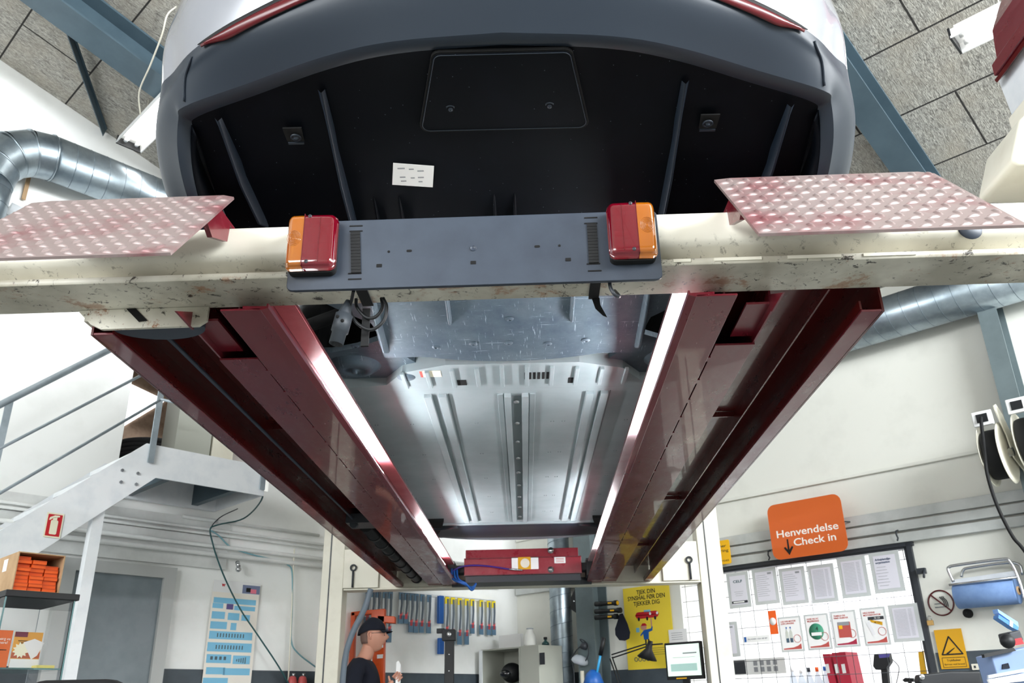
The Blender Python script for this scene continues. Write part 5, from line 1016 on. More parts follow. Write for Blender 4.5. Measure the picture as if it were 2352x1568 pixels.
# ---- hose reels on the column
def reel(px, py, hub_label, flip=0):
    t = empty('hose_reel', hub_label, 'hose reel', 'cream hose reels on the column'); dU = B-.42; c = onu(px, py, dU); cz, cv = c.z, c.dot(V); ax = V; c = P(dU, cv, cz)
    w_ = .055; R0 = .205; fl = [(.02, 0), (R0*.45, 0), (R0*.5, .008), (R0*.9, .008), (R0, .0), (R0, .004), (R0*.9, .012), (.02, .012)]
    for s in (-1, 1): mb = MB(); mb.lathe(c+V*s*w_, V*s, fl, 40); build('reel_flange', mb, M['cream'], t)
    mb = MB(); mb.lathe(c-V*w_, V, [(.16, 0), (.165, .02), (.165, .09), (.16, .11)], 36); build('wound_hose', mb, M['blackmatt'], t)
    mb = MB(); mb.lathe(c-V*(w_+.04), V, [(.001, 0), (.03, 0), (.03, 2*w_+.08), (.001, 2*w_+.08)], 16); build('reel_hub', mb, M['chrome'], t)
    mb = MB(); e = -V*(w_+.028); mb.prism([(.24, -.12), (.30, .02), (.26, .10), (.10, .12), (-.02, .25), (-.12, .30), (-.17, .28), (-.16, .24), (-.04, .1), (0, -.04)], c+e, U, Z, -V*.008); mb.prism([(.20, -.16), (.33, -.16), (.33, .12), (.20, .12)], c+e, U, Z, V*.006); build('support_arm', mb, M['cream'], t)
    mb = MB(); g = c+U*-.15+Z*.215; mb.obox(g, V*.062, Z*.05, U*.012); build('hose_guide', mb, M['white'], t, bevel=.006); mb = MB(); mb.obox(g-U*.014, V*.034, Z*.028, U*.004); build('guide_opening', mb, M['black'], t)
    return t, g
t, g = reel(2292, 1043, 'cream hose reel with black hose left of the grey column'); h = crom([g-U*.03, g-U*.06-Z*.05, onu(2262, 1040, B-.6), onu(2268, 1090, B-.6), onu(2290, 1160, B-.6), onu(2325, 1230, B-.6), onu(2352, 1263, B-.6), onu(2420, 1360, B-.6)], 6); mb = MB(); mb.tube(h, .011, 12); build('black_hose', mb, M['blackmatt'], t)
mb = MB(); c = onu(2315, 985, B-.3); mb.tube(crom([onu(2296, 985, B-.3), onu(2310, 986, B-.3), onu(2330, 998, B-.25), onu(2340, 1010, B-.2)], 5), .009, 10); build('supply_hose', mb, M['blackmatt'], t)
reel(2372, 1015, 'second cream hose reel cut by the right picture edge')
# ---- steel column things, right wall between corner and post
t = empty('eyesight_poster', 'yellow poster TJEK DIN SYNSHAL FØR DEN TJEKKER DIG with red car cartoon', 'poster'); S = Pl(((1431, 1348), (1541, 1342), (1549, 1533), (1443, 1538)), 'R', .01); S.rect(0, 0, 1, 1, 0, .003, M['yellow'], 'poster_sheet', t)
S.txt('TJEK DIN', 0, .86, .075, .0035, M['ink'], t, .40, bold=.008); S.txt('SYNSHAL FØR DEN', 0, .72, .075, .0035, M['ink'], t, .80, bold=.008); S.txt('TJEKKER DIG', 0, .58, .075, .0035, M['ink'], t, .56, bold=.008)
S.rect(-.02, .29, .5, .08, .0035, .001, M['red'], 'car_print', t, .13); S.rect(0, .38, .14, .03, .0035, .001, M['blueink'], 'roof_light_print', t)
for x in (-.38, -.02, .32):
    mb = MB(); c = S.at(x, .2, .0042); mb.tube([c+S.ax*-.002, c+S.ax*.002], .001); S.poly([(x+.045*math.cos(i*.5236), .2+.05*math.sin(i*.5236)) for i in range(12)], .0047, .0008, M['ink'], 'wheel_print', t)
for x in (.12, .42): S.poly([(x+.045*math.cos(i*.5236), .31+.035*math.sin(i*.5236)) for i in range(12)], .0047, .0008, M['paper'], 'lamp_print', t)
S.poly([(-.20+.13*math.cos(i*.5236), -.0+.08*math.sin(i*.5236)) for i in range(12)], .0035, .001, M['skin'], 'head_print', t); S.poly([(-.30, .03), (-.05, .03), (-.12, .09), (-.25, .09)], .0047, .0006, M['red'], 'hair_print', t)
S.poly([(-.20, -.07), (.10, -.05), (.14, .0), (.18, .0), (.16, -.1), (-.0, -.13), (-.02, -.30), (-.22, -.30), (-.24, -.16), (-.36, -.22), (-.36, -.18)], .0035, .001, M['blue'], 'jacket_print', t)
S.rect(.14, .1, .025, .1, .0035, .001, M['skin'], 'arm_print', t); S.rect(-.46, -.06, .07, .055, .0035, .001, M['blueink'], 'phone_print', t); S.rect(-.15, -.37, .03, .07, .0035, .001, M['ink'], 'leg_print', t); S.rect(-.03, -.37, .03, .07, .0035, .001, M['ink'], 'leg_print', t)
for i in range(4): S.rect(.3, -.52-.05*i, .5, .008, .0035, .0005, mat('ochre ink', col(190, 170, 60), .6), 'printed_line', t)
for i in range(5): mb = MB(); c = S.at(-.62+i*.17, -.76, .0042); mb.tube([c+(S.ax*math.cos(k*.524)+Z*math.sin(k*.524))*.017 for k in range(12)], .0028, 5, closed=True); build('badge_print', mb, M['steel'], t)
t = empty('notice_sheet', 'small white note stuck at the poster edge above the monitor', 'note'); S = Pl(((1535, 1446), (1577, 1443), (1580, 1475), (1538, 1480)), 'R', .016); S.rect(0, 0, 1, 1, 0, .001, M['paper'], 'sheet', t); [S.rect(-.1, .5-.3*i, .6, .03, .0013, .0004, M['gink'], 'printed_line', t) for i in range(4)]
t = empty('computer_monitor', 'black monitor with a pale green form on screen beside right cream post', 'monitor'); S = Pl(((1530, 1481), (1607, 1474), (1612, 1551), (1532, 1558)), 'R', .55); S.rect(0, -.02, 1.06, 1.12, -.03, .028, M['black'], 'monitor_housing', t, .02); S.rect(0, .02, .96, .94, -.002, .003, M['screen'], 'screen', t)
S.rect(0, -.42, .76, .22, .0012, .0006, mat('sage ink', col(160, 190, 184), .5, emit=col(150, 184, 176), es=.5), 'form_field', t); S.rect(.05, .18, .66, .01, .0012, .0006, M['gink'], 'form_line', t); S.rect(.4, .42, .4, .04, .0012, .0006, M['gink'], 'form_heading', t); S.rect(-.2, -1.06, .3, .04, .0, .0014, M['ysign'], 'yellow_label', t)
mb = MB(); c = S.at(0, -1.1, -.02); mb.obox(c-Z*.1, S.ax*.03, Z*.12, S.n*.01); mb.obox(c-Z*.22, S.ax*.1, Z*.008, S.n*.07); build('monitor_stand', mb, M['black'], t); bz = (c-Z*.228).z
t = empty('workbench', 'dark bench along the right wall under the poster, below picture edge', 'bench'); mb = MB(); mb.uvbox(B-.8, B-.26, 4.36, 5.12, bz-.04, bz-.001); build('bench_top', mb, M['dgrey'], t)
for u in (B-.7, B-.32):
    for v in (4.42, 5.06): mb = MB(); mb.uvbox(u-.02, u+.02, v-.02, v+.02, FZ, bz-.04); build('bench_leg', mb, M['dgrey'], t)
t = empty('desk_lamp', 'black swing arm lamp hanging in front of the yellow poster', 'lamp'); f = lambda x, y, o=.3: onu(x, y, B-o)
mb = MB(); mb.tube([f(1405, 1503), f(1484, 1478)], .006, 8); mb.tube([f(1408, 1510), f(1486, 1484)], .006, 8); mb.tube([f(1401, 1512), f(1432, 1600)], .006, 8); mb.tube([f(1406, 1508), f(1438, 1600)], .006, 8); mb.tube([f(1484, 1481), f(1522, 1478)], .006, 8); build('swing_arm', mb, M['black'], t)
a = f(1493, 1477); b = f(1486, 1512); d = (b-a).normalized(); mb = MB(); mb.lathe(a, d, [(.001, -.02), (.02, -.02), (.026, .03), (.03, .05), (.085, .125), (.082, .125), (.028, .055)], 28); build('lamp_shade', mb, M['black'], t)
mb = MB(); mb.tube([f(1434, 1600), P(*(lambda q: (q.dot(U), q.dot(V), bz))(f(1436, 1600)))], .01, 8); build('lamp_clamp', mb, M['black'], t)
t = empty('plastic_paddle', 'dark blue teardrop plastic paddle hanging left of the yellow poster', 'paddle'); px = [(1424, 1410), (1431, 1408), (1442, 1432), (1448, 1452), (1446, 1466), (1436, 1471), (1424, 1470), (1415, 1458), (1414, 1444), (1420, 1426)]; pU(px, B-.23, .012, M['navy'], 'paddle_blade', t, bevel=.003)
t = empty('tool_magnet_bar', None, None) if 0 else None
for i, (y, lb) in enumerate(((1385, 'top black tube torch clipped on the grey column'), (1402, 'middle black tube torch on the grey column'), (1416, 'lowest black tube torch on the grey column'))):
    t = empty('torch', lb, 'torch', 'black torches on the column'); a = onu(1368, y+2, B-.25); b = onu(1418+(8 if i == 1 else 0), y-1, B-.25); mb = MB(); mb.tube([a, a+(b-a)*.3, a+(b-a)*.32, a+(b-a)*.85, a+(b-a)*.87, b], [.022, .022, .019, .019, .024, .024], 16); build('torch_body', mb, M['black'], t)
    d = (b-a).normalized(); c = a+(b-a)*.72; mb = MB(); mb.obox(c+U*-.0235, d*.022, Z*.007, U*.001); build('yellow_band', mb, M['ysign2'], t); mb = MB(); mb.tube([b, b+d*.004], .018, 16); build('torch_ring', mb, M['ysign2'] if i == 0 else M['black'], t)
t = empty('hook_spanner', 'black bent bracket hanging between slim duct and column', 'bracket'); pU([(1313, 1372), (1322, 1352), (1340, 1352), (1326, 1372), (1328, 1382), (1349, 1398), (1350, 1411), (1330, 1411), (1312, 1398)], B-.2, .012, M['black'], 'bracket_plate', t); a = onu(1318, 1380, B-.213); mb = MB(); mb.lathe(a, NU, [(.001, .002), (.008, .002), (.009, 0)], 12); build('bolt', mb, M['chrome'], t)
t = empty('inspection_lamp', 'clear domed work lamp with wire guard hanging beside the grey column', 'lamp'); f = lambda x, y, o=.28: onu(x, y, B-o); a = f(1333, 1512); d = (f(1330, 1530)-f(1337, 1500)).normalized(); mb = MB(); mb.lathe(a, d, [(.001, -.03), (.05, -.02), (.075, .01), (.078, .03), (.06, .045), (.001, .05)], 24); build('lamp_globe', mb, M['plexi'], t)
mb = MB(); mb.tube(crom([f(1311, 1512), f(1325, 1492), f(1338, 1478), f(1332, 1468), f(1340, 1470), f(1350, 1480), f(1352, 1500), f(1345, 1518)], 5), .005, 8); mb.tube(crom([f(1312, 1512), f(1318, 1540), f(1320, 1590)], 4), .005, 8); build('wire_guard', mb, M['dgrey'], t); mb = MB(); mb.lathe(f(1340, 1490), d*-1, [(.001, 0), (.03, 0), (.035, .03), (.02, .06), (.001, .06)], 16); build('lamp_neck', mb, M['dgrey'], t)
mb = MB(); mb.tube([f(1337, 1540), f(1340, 1620)], .018, 12); build('lamp_handle', mb, M['cream'], t)
t = empty('jack_handle', 'bright blue lever with black grip leaning at the grey column', 'lever'); f = lambda x, y, o=.45: onu(x, y, B-o); mb = MB(); mb.tube([f(1368, 1560), f(1380, 1500)], .011, 12); build('lever_rod', mb, mat('cyan enamel', col(56, 160, 214), .4), t); mb = MB(); mb.tube([f(1379, 1504), f(1387, 1464)], .019, 14); build('lever_grip', mb, M['black'], t); mb = MB(); mb.lathe(f(1364, 1580), Z, [(.001, 0), (.07, 0), (.09, .04), (.06, .12), (.02, .15), (.001, .15)], 20); build('lever_base', mb, M['blue'], t)
# ---- cabinet by the corner with bottle, box, small can
CU, CVv = 5.75, 5.35
def cU(x, y, b=5.85): return onu(x, y, b)
t = empty('wall_cabinet', 'open grey green steel cabinet at the bottom centre', 'cabinet'); b0 = 6.0; q = [onu(*p, b0) for p in ((1105, 1491), (1237, 1482))]; v0, v1 = q[1].dot(V), q[0].dot(V); zt_ = (q[0].z+q[1].z)/2; vm = onu(1193, 1485, b0).dot(V); 
mb = MB(); mb.uvbox(b0, b0+.32, vm, v1, zt_-.012, zt_); mb.uvbox(b0, b0+.32, vm-.004, vm+.012, FZ, zt_); mb.uvbox(b0, b0+.32, v1-.015, v1, FZ, zt_); mb.uvbox(b0+.30, b0+.32, vm, v1, FZ, zt_); build('cabinet_body', mb, M['cabgrey'], t); mb = MB(); mb.uvbox(b0, b0+.32, v0, vm-.006, FZ, zt_+.004); build('side_unit', mb, M['cabgrey'], t, bevel=.003)
mb = MB(); mb.uvbox(b0+.01, b0+.29, vm+.014, v1-.017, FZ, FZ+.02); build('cabinet_floor', mb, M['dgrey'], t)
mb = MB(); mb.uvbox(b0-.01, b0, v1-.02, v1+.02, FZ, zt_-.005); build('cabinet_stile', mb, M['galvpaint'], t); S = Pl(((1238, 1498), (1255, 1497), (1257, 1525), (1240, 1526)), 'R', B-b0); mb = MB(); q = onu(1246, 1512, b0); mb.uvbox(b0-.006, b0-.001, q.dot(V)-.03, q.dot(V)+.03, q.z-.05, q.z+.05); build('vent_grille', mb, M['dgrey'], t)
q = onu(1169, 1550, b0+.12); t = empty('helmet', 'black rounded helmet inside the open cabinet', 'helmet'); mb = MB(); mb.ball(P(b0+.14, q.dot(V)-.02, q.z+.02), .1, 20, sc=(1, 1.1, .9)); build('helmet_shell', mb, M['black'], t); mb = MB(); mb.ball(P(b0+.07, q.dot(V)-.02, q.z+.01), .07, 16, sc=(1, 1, .6)); build('helmet_visor', mb, mat('dark car glass', col(18, 22, 26), .05, coat=1), t)
mb = MB(); mb.uvbox(b0+.02, b0+.28, vm+.02, v1-.02, q.z-.10, q.z-.075); tag(build('shelf_board', mb, M['cabgrey']), 'grey shelf inside the open cabinet under the helmet', 'shelf')
q = onu(1218, 1483, b0+.12); t = empty('storage_jar', 'white translucent jar on top of the grey cabinet', 'jar'); r = .05; mb = MB(); mb.lathe(P(b0+.12, q.dot(V), zt_+.005), Z, [(.001, 0), (r*1.15, 0), (r*1.2, .02), (r, .1), (r*.6, .135), (r*.62, .15)], 24); build('jar_body', mb, mat('milky plastic', col(242, 242, 238), .4), t); mb = MB(); mb.lathe(P(b0+.12, q.dot(V), zt_+.155), Z, [(.001, .012), (r*.66, .012), (r*.66, 0), (.001, 0)], 20); build('jar_lid', mb, M['plexi'], t)
q0 = onu(1146, 1482, b0+.2); q1 = onu(1196, 1478, b0+.2); mb = MB(); mb.uvbox(b0+.2, b0+.24, q1.dot(V), q0.dot(V), zt_+.001, zt_+.135); tag(build('carton', mb, M['paper']), 'white flat carton standing on the grey cabinet left of the jar', 'box')
q = onu(1253, 1480, b0+.12); t = empty('oil_can', 'small dark green can beside the slim duct on the cabinet', 'can'); mb = MB(); mb.lathe(P(b0+.12, q.dot(V), zt_+.005), Z, [(.001, 0), (.035, 0), (.032, .02), (.012, .035), (.012, .05)], 16); build('can_body', mb, mat('bottle green enamel', col(20, 60, 60), .4), t); mb = MB(); mb.lathe(P(b0+.12, q.dot(V), zt_+.055), Z, [(.001, 0), (.017, 0), (.017, .02), (.001, .02)], 14); build('can_cap', mb, M['black'], t)
# ---- wiper blades on the left wall, far corner
wb = mat('wiper pack blue grey', col(98, 130, 156), .4); wc = mat('clear pack film', col(206, 212, 216), .25, .1); wr = mat('wiper pack red', col(232, 92, 96), .4); wy = mat('wiper pack yellow', col(246, 220, 30), .4); wd = mat('wiper rubber', col(96, 106, 118), .5)
WB = [(846, 1352, 1440), (858, 1352, 1442), (870, 1352, 1446), (885, 1352, 1475), (897, 1352, 1475), (922, 1352, 1432), (934, 1352, 1432), (946, 1352, 1452), (957, 1352, 1453), (970, 1352, 1453), (986, 1352, 1454), (1027, 1350, 1470), (1040, 1349, 1479), (1056, 1348, 1480), (1072, 1347, 1480), (1085, 1346, 1455), (1105, 1345, 1457), (1122, 1344, 1458), (1133, 1343, 1458)]
mb = MB(); a = onv(838, 1353, A-.06); b = onv(1142, 1344, A-.06); zr_ = a.z+.01; mb.tube([P(a.dot(U), A-.06, zr_), P(b.dot(U)-.05, A-.06, zr_)], .006, 8); tag(build('display_rail', mb, M['galvpaint']), 'thin steel rail from which the wiper packs hang', 'rail')
proto = None
for i, (x, y0, y1) in enumerate(WB):
    a = onv(x, y0, A-.05); b = onv(x+1, y1, A-.05); h = zr_-b.z; wd_ = .05; c = P(a.dot(U), A-.05, zr_-h/2)
    t = empty('wiper_pack', f'{ORD[i]} wiper blade pack from the left along the display rail', 'wiper blade', 'wiper blade packs hanging in the far corner'); yel = i >= 11
    mb = MB(); mb.obox(c+Z*h*.12, U*wd_/2, Z*h*.36, V*.004); build('clear_sleeve', mb, wc, t); mb = MB(); mb.obox(c-Z*h*.37-V*.001, U*wd_/2, Z*h*.13, V*.006); build('card_foot', mb, wb, t)
    mb = MB(); mb.prism([(-.018, -.03), (.012, -.03), (.018, .03), (-.012, .03)], c-Z*h*.25-V*.006, U, Z, -V*.001); build('red_mark', mb, wr, t)
    mb = MB(); mb.prism([(-.012, -h*.3), (.004, -h*.3), (.018, h*.05), (.014, h*.34), (-.006, h*.34), (-.002, 0)], c+Z*h*.1-V*.0045, U, Z, -V*.006); build('wiper_arm', mb, wd, t)
    mb = MB(); mb.obox(c+Z*(h*.5-.035), U*wd_/2, Z*.034, V*.005); build('hang_tab', mb, wy if yel else wb, t)
for p, lb in (((1012, 1353, 1432), 'blue tube pack hanging beside the black lift column'), ((1012, 1465, 1502), 'short blue pack below the bracket behind the black pole')):
    a = onv(p[0], p[1], A-.05); b = onv(p[0], p[2], A-.05); mb = MB(); z1_ = zr_ if p[1] < 1400 else a.z; mb.uvbox(a.dot(U)-.03, a.dot(U)+.03, A-.07, A-.035, b.z, z1_); tag(build('tube_pack', mb, M['blue'], bevel=.006), lb, 'pack')
t = empty('pole_stand', 'black perforated pole with clamp head in front of the wiper packs', 'pole'); f = lambda x, y: ony(x, y, 7.6); a = f(1032, 1445); mb = MB(); mb.box((a.x-.038, 7.6, FZ), (a.x+.038, 7.67, a.z)); build('pole', mb, M['black'], t, bevel=.004); q = f(1003, 1443); mb = MB(); mb.box((q.x, 7.59, q.z-.04), (a.x-.04, 7.62, q.z)); mb.box((a.x-.06, 7.58, a.z-.09), (a.x+.05, 7.69, a.z)); build('clamp_head', mb, M['black'], t, bevel=.004)
mb = MB(); mb.lathe((a.x+.0, 7.578, a.z-.04), -Y_, [(.001, .004), (.018, .004), (.02, 0)], 16); build('clamp_bolt', mb, M['chrome'], t)
for i in range(5): mb = MB(); mb.lathe((a.x, 7.599, a.z-.2-.13*i), -Y_, [(.001, .001), (.006, .001), (.006, 0)], 10); build('pole_hole', mb, M['chrome'], t)
# ---- orange machine behind the person
t = empty('workshop_press', 'orange workshop press with square frame behind the person', 'machine'); YM = 7.56
for px, nm in (([(806, 1405), (816, 1404), (808, 1640), (796, 1640)], 'frame_post'), ([(852, 1400), (884, 1397), (880, 1640), (858, 1640)], 'frame_post'), ([(806, 1405), (855, 1399), (855, 1409), (806, 1415)], 'top_rail'), ([(866, 1412), (907, 1415), (907, 1431), (866, 1428)], 'side_arm')): pY(px, YM, .08, M['ora2'], nm, t, bevel=.006)
pY([(869, 1440), (882, 1440), (880, 1487), (866, 1487)], YM-.004, .003, M['paper'], 'white_panel', t); pY([(866, 1503), (880, 1502), (879, 1511), (866, 1512)], YM-.004, .003, M['paper'], 'white_label', t)
# ---- vacuum hose in front of the person
mb = MB(); h = crom([ony(852, 1352, 6.7), ony(836, 1400, 6.7), ony(812, 1448, 6.7), ony(795, 1500, 6.7), ony(787, 1568, 6.7), ony(786, 1640, 6.7)], 10); rr = []
hh = []
for a, b in zip(h, h[1:]):
    for k in range(4): hh.append(a+(b-a)*k/4)
mb.tube(hh, [.021+.002*(i % 2) for i in range(len(hh))], 14); tag(build('exhaust_hose', mb, mat('grey ribbed hose', col(104, 116, 128), .5)), 'grey ribbed flexible hose hanging in front of the person', 'hose')
# ---- left wall things
t = empty('tool_chart', 'tall parts poster with rows of light blue panels on the left wall', 'poster'); px = ((486, 1332), (592, 1345), (578, 1600), (466, 1590)); S = Pl(px, 'L', .02); S.rect(0, 0, 1.0, 1, 0, .003, mat('cream poster paper', col(244, 238, 228), .7), 'poster_sheet', t)
S.rect(0, .92, 1, .11, .0035, .0005, M['paper'], 'header', t); S.txt('W', -.58, .94, .03, .0042, M['red'], t, bold=.08); S.rect(.62, .9, .38, .08, .0042, .0006, mat('photo ink', col(120, 130, 160), .6), 'photo_print', t); S.rect(.72, .87, .13, .04, .005, .0006, mat('pink ink', col(240, 130, 150), .6), 'photo_detail', t); S.rect(.5, .89, .1, .04, .005, .0006, M['ink'], 'photo_detail', t)
bi = M['blueink']; R_ = [(-.02, .66, .90, .05), (-.72, .56, .22, .045), (.42, .54, .45, .04), (-.66, .39, .27, .065), (-.02, .38, .24, .065), (.5, .37, .18, .055), (-.6, .21, .34, .065), (.02, .20, .12, .065), (-.04, .035, .90, .07), (-.04, -.175, .92, .08), (-.44, -.38, .50, .075), (.5, -.39, .36, .075), (-.52, -.59, .38, .06), (.34, -.60, .56, .06), (-.48, -.77, .5, .06)]
for x, y, w_, h_ in R_: S.rect(x, y, w_, h_, .0042, .0005, bi, 'blue_panel', t)
for y in (.035, -.175):
    for i in range(10): S.rect(-.6+i*.12, y, .022, .035, .005, .0005, M['steel'], 'tool_print', t)
for i in range(5): S.rect(.3+i*.09, -.4, .02, .02+.009*i, .005, .0005, M['steel'], 'tool_print', t)
for i in range(4): S.rect(-.74+i*.18, -.37, .05, .03, .005, .0005, M['steel'], 'tool_print', t)
S.rect(-.22, .555, .14, .05, .0045, .0008, mat('violet ink', col(96, 84, 140), .6), 'tool_print', t)
g_ = mat('dark green cable', col(40, 84, 86), .5)
def cabL(px, r, label, m_=g_, off=.06, name='hanging_cable'):
    mb = MB(); mb.tube(crom([onv(x, y, A-off) for x, y in px], 6), r, 7); tag(build(name, mb, m_), label, 'cable')
f_ = onv(607, 1139, 5.62); mb = MB(); mb.tube(crom([P(3.165, 5.64, 1.56), P(3.2, 5.7, 1.45)]+[onv(x, y, A-.1) for x, y in ((560, 1190), (500, 1205), (483, 1215), (488, 1245), (500, 1285), (520, 1335), (553, 1400), (590, 1455), (640, 1530), (680, 1600))], 6), .006, 7); tag(build('hanging_cable', mb, g_), 'long dark green cable drooping from landing diagonally across left wall', 'cable')
cabL([(546, 1168), (510, 1185), (490, 1203), (483, 1216)], .004, 'thin grey wire looping under the landing corner', M['dgrey'])
cabL([(485, 1218), (505, 1232), (530, 1256), (575, 1272), (640, 1288), (660, 1296), (671, 1315), (671, 1400), (669, 1470), (685, 1500), (730, 1535)], .006, 'pale teal cable following pipe then dropping beside the left post', mat('pale teal cable', col(120, 166, 176), .5))
cabL([(676, 1260), (674, 1300), (668, 1450), (660, 1600)], .006, 'thin cream vertical conduit beside the teal cable', M['cream'], name='wall_conduit')
for x, lb in ((674, 'left one of two red bottles at bottom edge beside the post'), (697, 'right one of two red bottles at bottom edge beside the post')):
    a = onv(x, 1552, A-.1); t = empty('gas_bottle', lb, 'bottle', 'red bottles on the left wall'); mb = MB(); mb.lathe(P(a.dot(U), A-.09, a.z-.5), Z, [(.001, 0), (.034, 0), (.036, .02), (.036, .46), (.028, .49), (.015, .5), (.001, .5)], 20); build('bottle_body', mb, mat('faded red enamel', col(196, 84, 84), .4), t); mb = MB(); mb.tube([P(a.dot(U), A-.1, a.z-.004), P(a.dot(U), A-.1, a.z+.02)], .012, 10); build('bottle_valve', mb, M['chrome'], t)
    mb = MB(); mb.uvbox(a.dot(U)-.036, a.dot(U)+.036, A-.14, A-.013, a.z-.53, a.z-.501); build('wall_bracket', mb, M['dgrey'], t)
# ---- glass showcase with open carton
VG = 3.9; t = empty('glass_showcase', 'glass display case with black lid at the left edge', 'showcase'); f = lambda x, y, d=0: onv(x, y, VG+d)
gx0, gx1 = f(15, 1355).dot(U), f(172, 1385).dot(U); gz1 = f(90, 1374).z; GD = .42
def ub(lo, hi, m_, nm, par, bevel=0): mb = MB(); mb.uvbox(lo[0], hi[0], lo[1], hi[1], lo[2], hi[2]); return build(nm, mb, m_, par, bevel=bevel)
ub((gx0-.004, VG-.012, gz1), (gx1+.012, VG+GD, gz1+.026), M['black'], 'case_lid', t, .003)
for lo, hi in (((gx0, VG, FZ+.1), (gx1, VG+.006, gz1)), ((gx0, VG+.007, FZ+.1), (gx0+.006, VG+GD-.02, gz1)), ((gx1-.006, VG+.007, FZ+.1), (gx1, VG+GD-.02, gz1))): ub(lo, hi, M['glass'], 'glass_pane', t)
gs = f(60, 1533).z; ub((gx0+.008, VG+.008, gs-.006), (gx1-.008, VG+GD-.03, gs), mat('green edge glass', col(150, 190, 190), .05, trans=.7, ior=1.2), 'glass_shelf', t); ub((gx0, VG, FZ), (gx1, VG+GD, FZ+.1), M['black'], 'case_plinth', t)
for e in (gx0, gx1-.006): ub((e, VG-.002, FZ+.1), (e+.006, VG-.0005, gz1), mat('green glass edge', col(90, 130, 132), .2), 'edge_strip', t)
class Cd:
    def __init__(s, px, lb, m_, off):
        s.t = empty('leaflet', lb, 'leaflet'); q = [onv(x, y, VG+off) for x, y in px]; s.u0, s.u1 = max(gx0+.012, q[0].dot(U)), q[1].dot(U); s.z0 = gs+.001; s.h = q[0].z-s.z0; s.w = s.u1-s.u0; s.v = VG+off; ub((s.u0, s.v, s.z0), (s.u1, s.v+.004, s.z0+s.h), m_, 'leaflet_sheet', s.t)
    def r(s, x0, x1, y0, y1, m_, nm, z=.0008): ub((s.u0+s.w*x0, s.v-z-.0006, s.z0+s.h*y0), (s.u0+s.w*x1, s.v-z, s.z0+s.h*y1), m_, nm, s.t)
    def c(s, x, y, z=.0016): return P(s.u0+s.w*x, s.v-z, s.z0+s.h*y)
c_ = Cd([(-6, 1446), (31, 1448)], 'orange leaflet standing in the showcase at picture edge', M['orange'], .10); text('spørg os\nmere?', c_.h*.10, M['wink'], c_.c(.5, .72), U, Z, 'lettering', c_.t); c_.r(.1, .8, .47, .49, M['ink'], 'printed_line')
c_ = Cd([(36, 1450), (100, 1453)], 'warm coloured offer leaflet with star and cards in the showcase', mat('gold print', col(222, 160, 70), .5), .10)
c_.r(0, 1, .28, .46, mat('brick print', col(180, 92, 60), .5), 'red_print'); c_.r(0, 1, 0, .26, M['paper'], 'white_print'); c_.r(0, .45, .86, 1, mat('plum print', col(110, 40, 60), .5), 'plum_print'); c_.r(.15, .85, .74, .76, M['ink'], 'printed_line'); c_.r(.2, .85, .69, .71, M['ink'], 'printed_line')
st = [((.032 if k % 2 else .022)*math.cos(k*.2618), (.032 if k % 2 else .022)*math.sin(k*.2618)) for k in range(24)]
mb = MB(); mb.prism(st, c_.c(.3, .5), U, Z, -V*.0006); build('star_print', mb, M['lglue'], c_.t); mb = MB(); mb.prism([(-.04, .03), (0, .045), (.04, .03), (.02, -.02), (0, -.035)], c_.c(.72, .5), U, Z, -V*.0006); build('cards_print', mb, M['paper'], c_.t)
q = onv(84, 1532, VG+.03); q1 = onv(124, 1536, VG+.03); mb = MB(); mb.uvbox(q.dot(U), q1.dot(U), VG+.03, VG+.09, gs+.001, gs+.012); tag(build('yellow_pack', mb, mat('pale yellow card', col(236, 222, 130), .6)), 'flat pale yellow pack lying on the showcase shelf', 'pack')
VC = VG+.02; t = empty('open_carton', 'brown cardboard carton lying open on the showcase lid', 'carton'); zb_ = gz1+.0265; xa = onv(27, 1350, VC).dot(U); xb = onv(143, 1320, VC).dot(U); zt2 = onv(90, 1270, VC).z; CD = .30; m_ = M['cardb']
for lo, hi in (((xa, VC, zb_), (xb, VC+CD, zb_+.004)), ((xa, VC, zt2-.004), (xb, VC+CD, zt2)), ((xa, VC, zb_+.004), (xa+.004, VC+CD, zt2-.004)), ((xb-.004, VC, zb_+.004), (xb, VC+CD, zt2-.004)), ((xa+.004, VC+CD-.004, zb_+.004), (xb-.004, VC+CD, zt2-.004))): ub(lo, hi, m_, 'carton_wall', t)
ub((xa-.001, VC+.12, zb_+.09), (xa-.0001, VC+.17, zb_+.14), M['paper'], 'carton_label', t)
bw_ = (xb-xa-.014)/3; bh = (zt2-zb_-.012)/9.6; names = ('left', 'middle', 'right')
for ci, cnt in enumerate((9, 8, 7)):
    for k in range(cnt):
        x0 = xa+.006+ci*bw_+random.uniform(0, .002)*(k > 3); z0 = zb_+.0045+k*(bh+.0004); sh = random.uniform(0, .03)
        t = empty('orange_box', f'flat orange box, {ORD[k]} from the bottom in the {names[ci]} stack of the carton', 'box', 'orange boxes packed in the carton'); ub((x0, VC+.004+sh, z0), (x0+bw_-.004, VC+.2+sh, z0+bh), M['obox'], 'box_tray', t)
        ub((x0+.001, VC+.0025+sh, z0+bh*.72), (x0+bw_-.005, VC+.0038+sh, z0+bh*.98), mat('deep orange card', col(206, 74, 16), .6), 'box_lid', t)
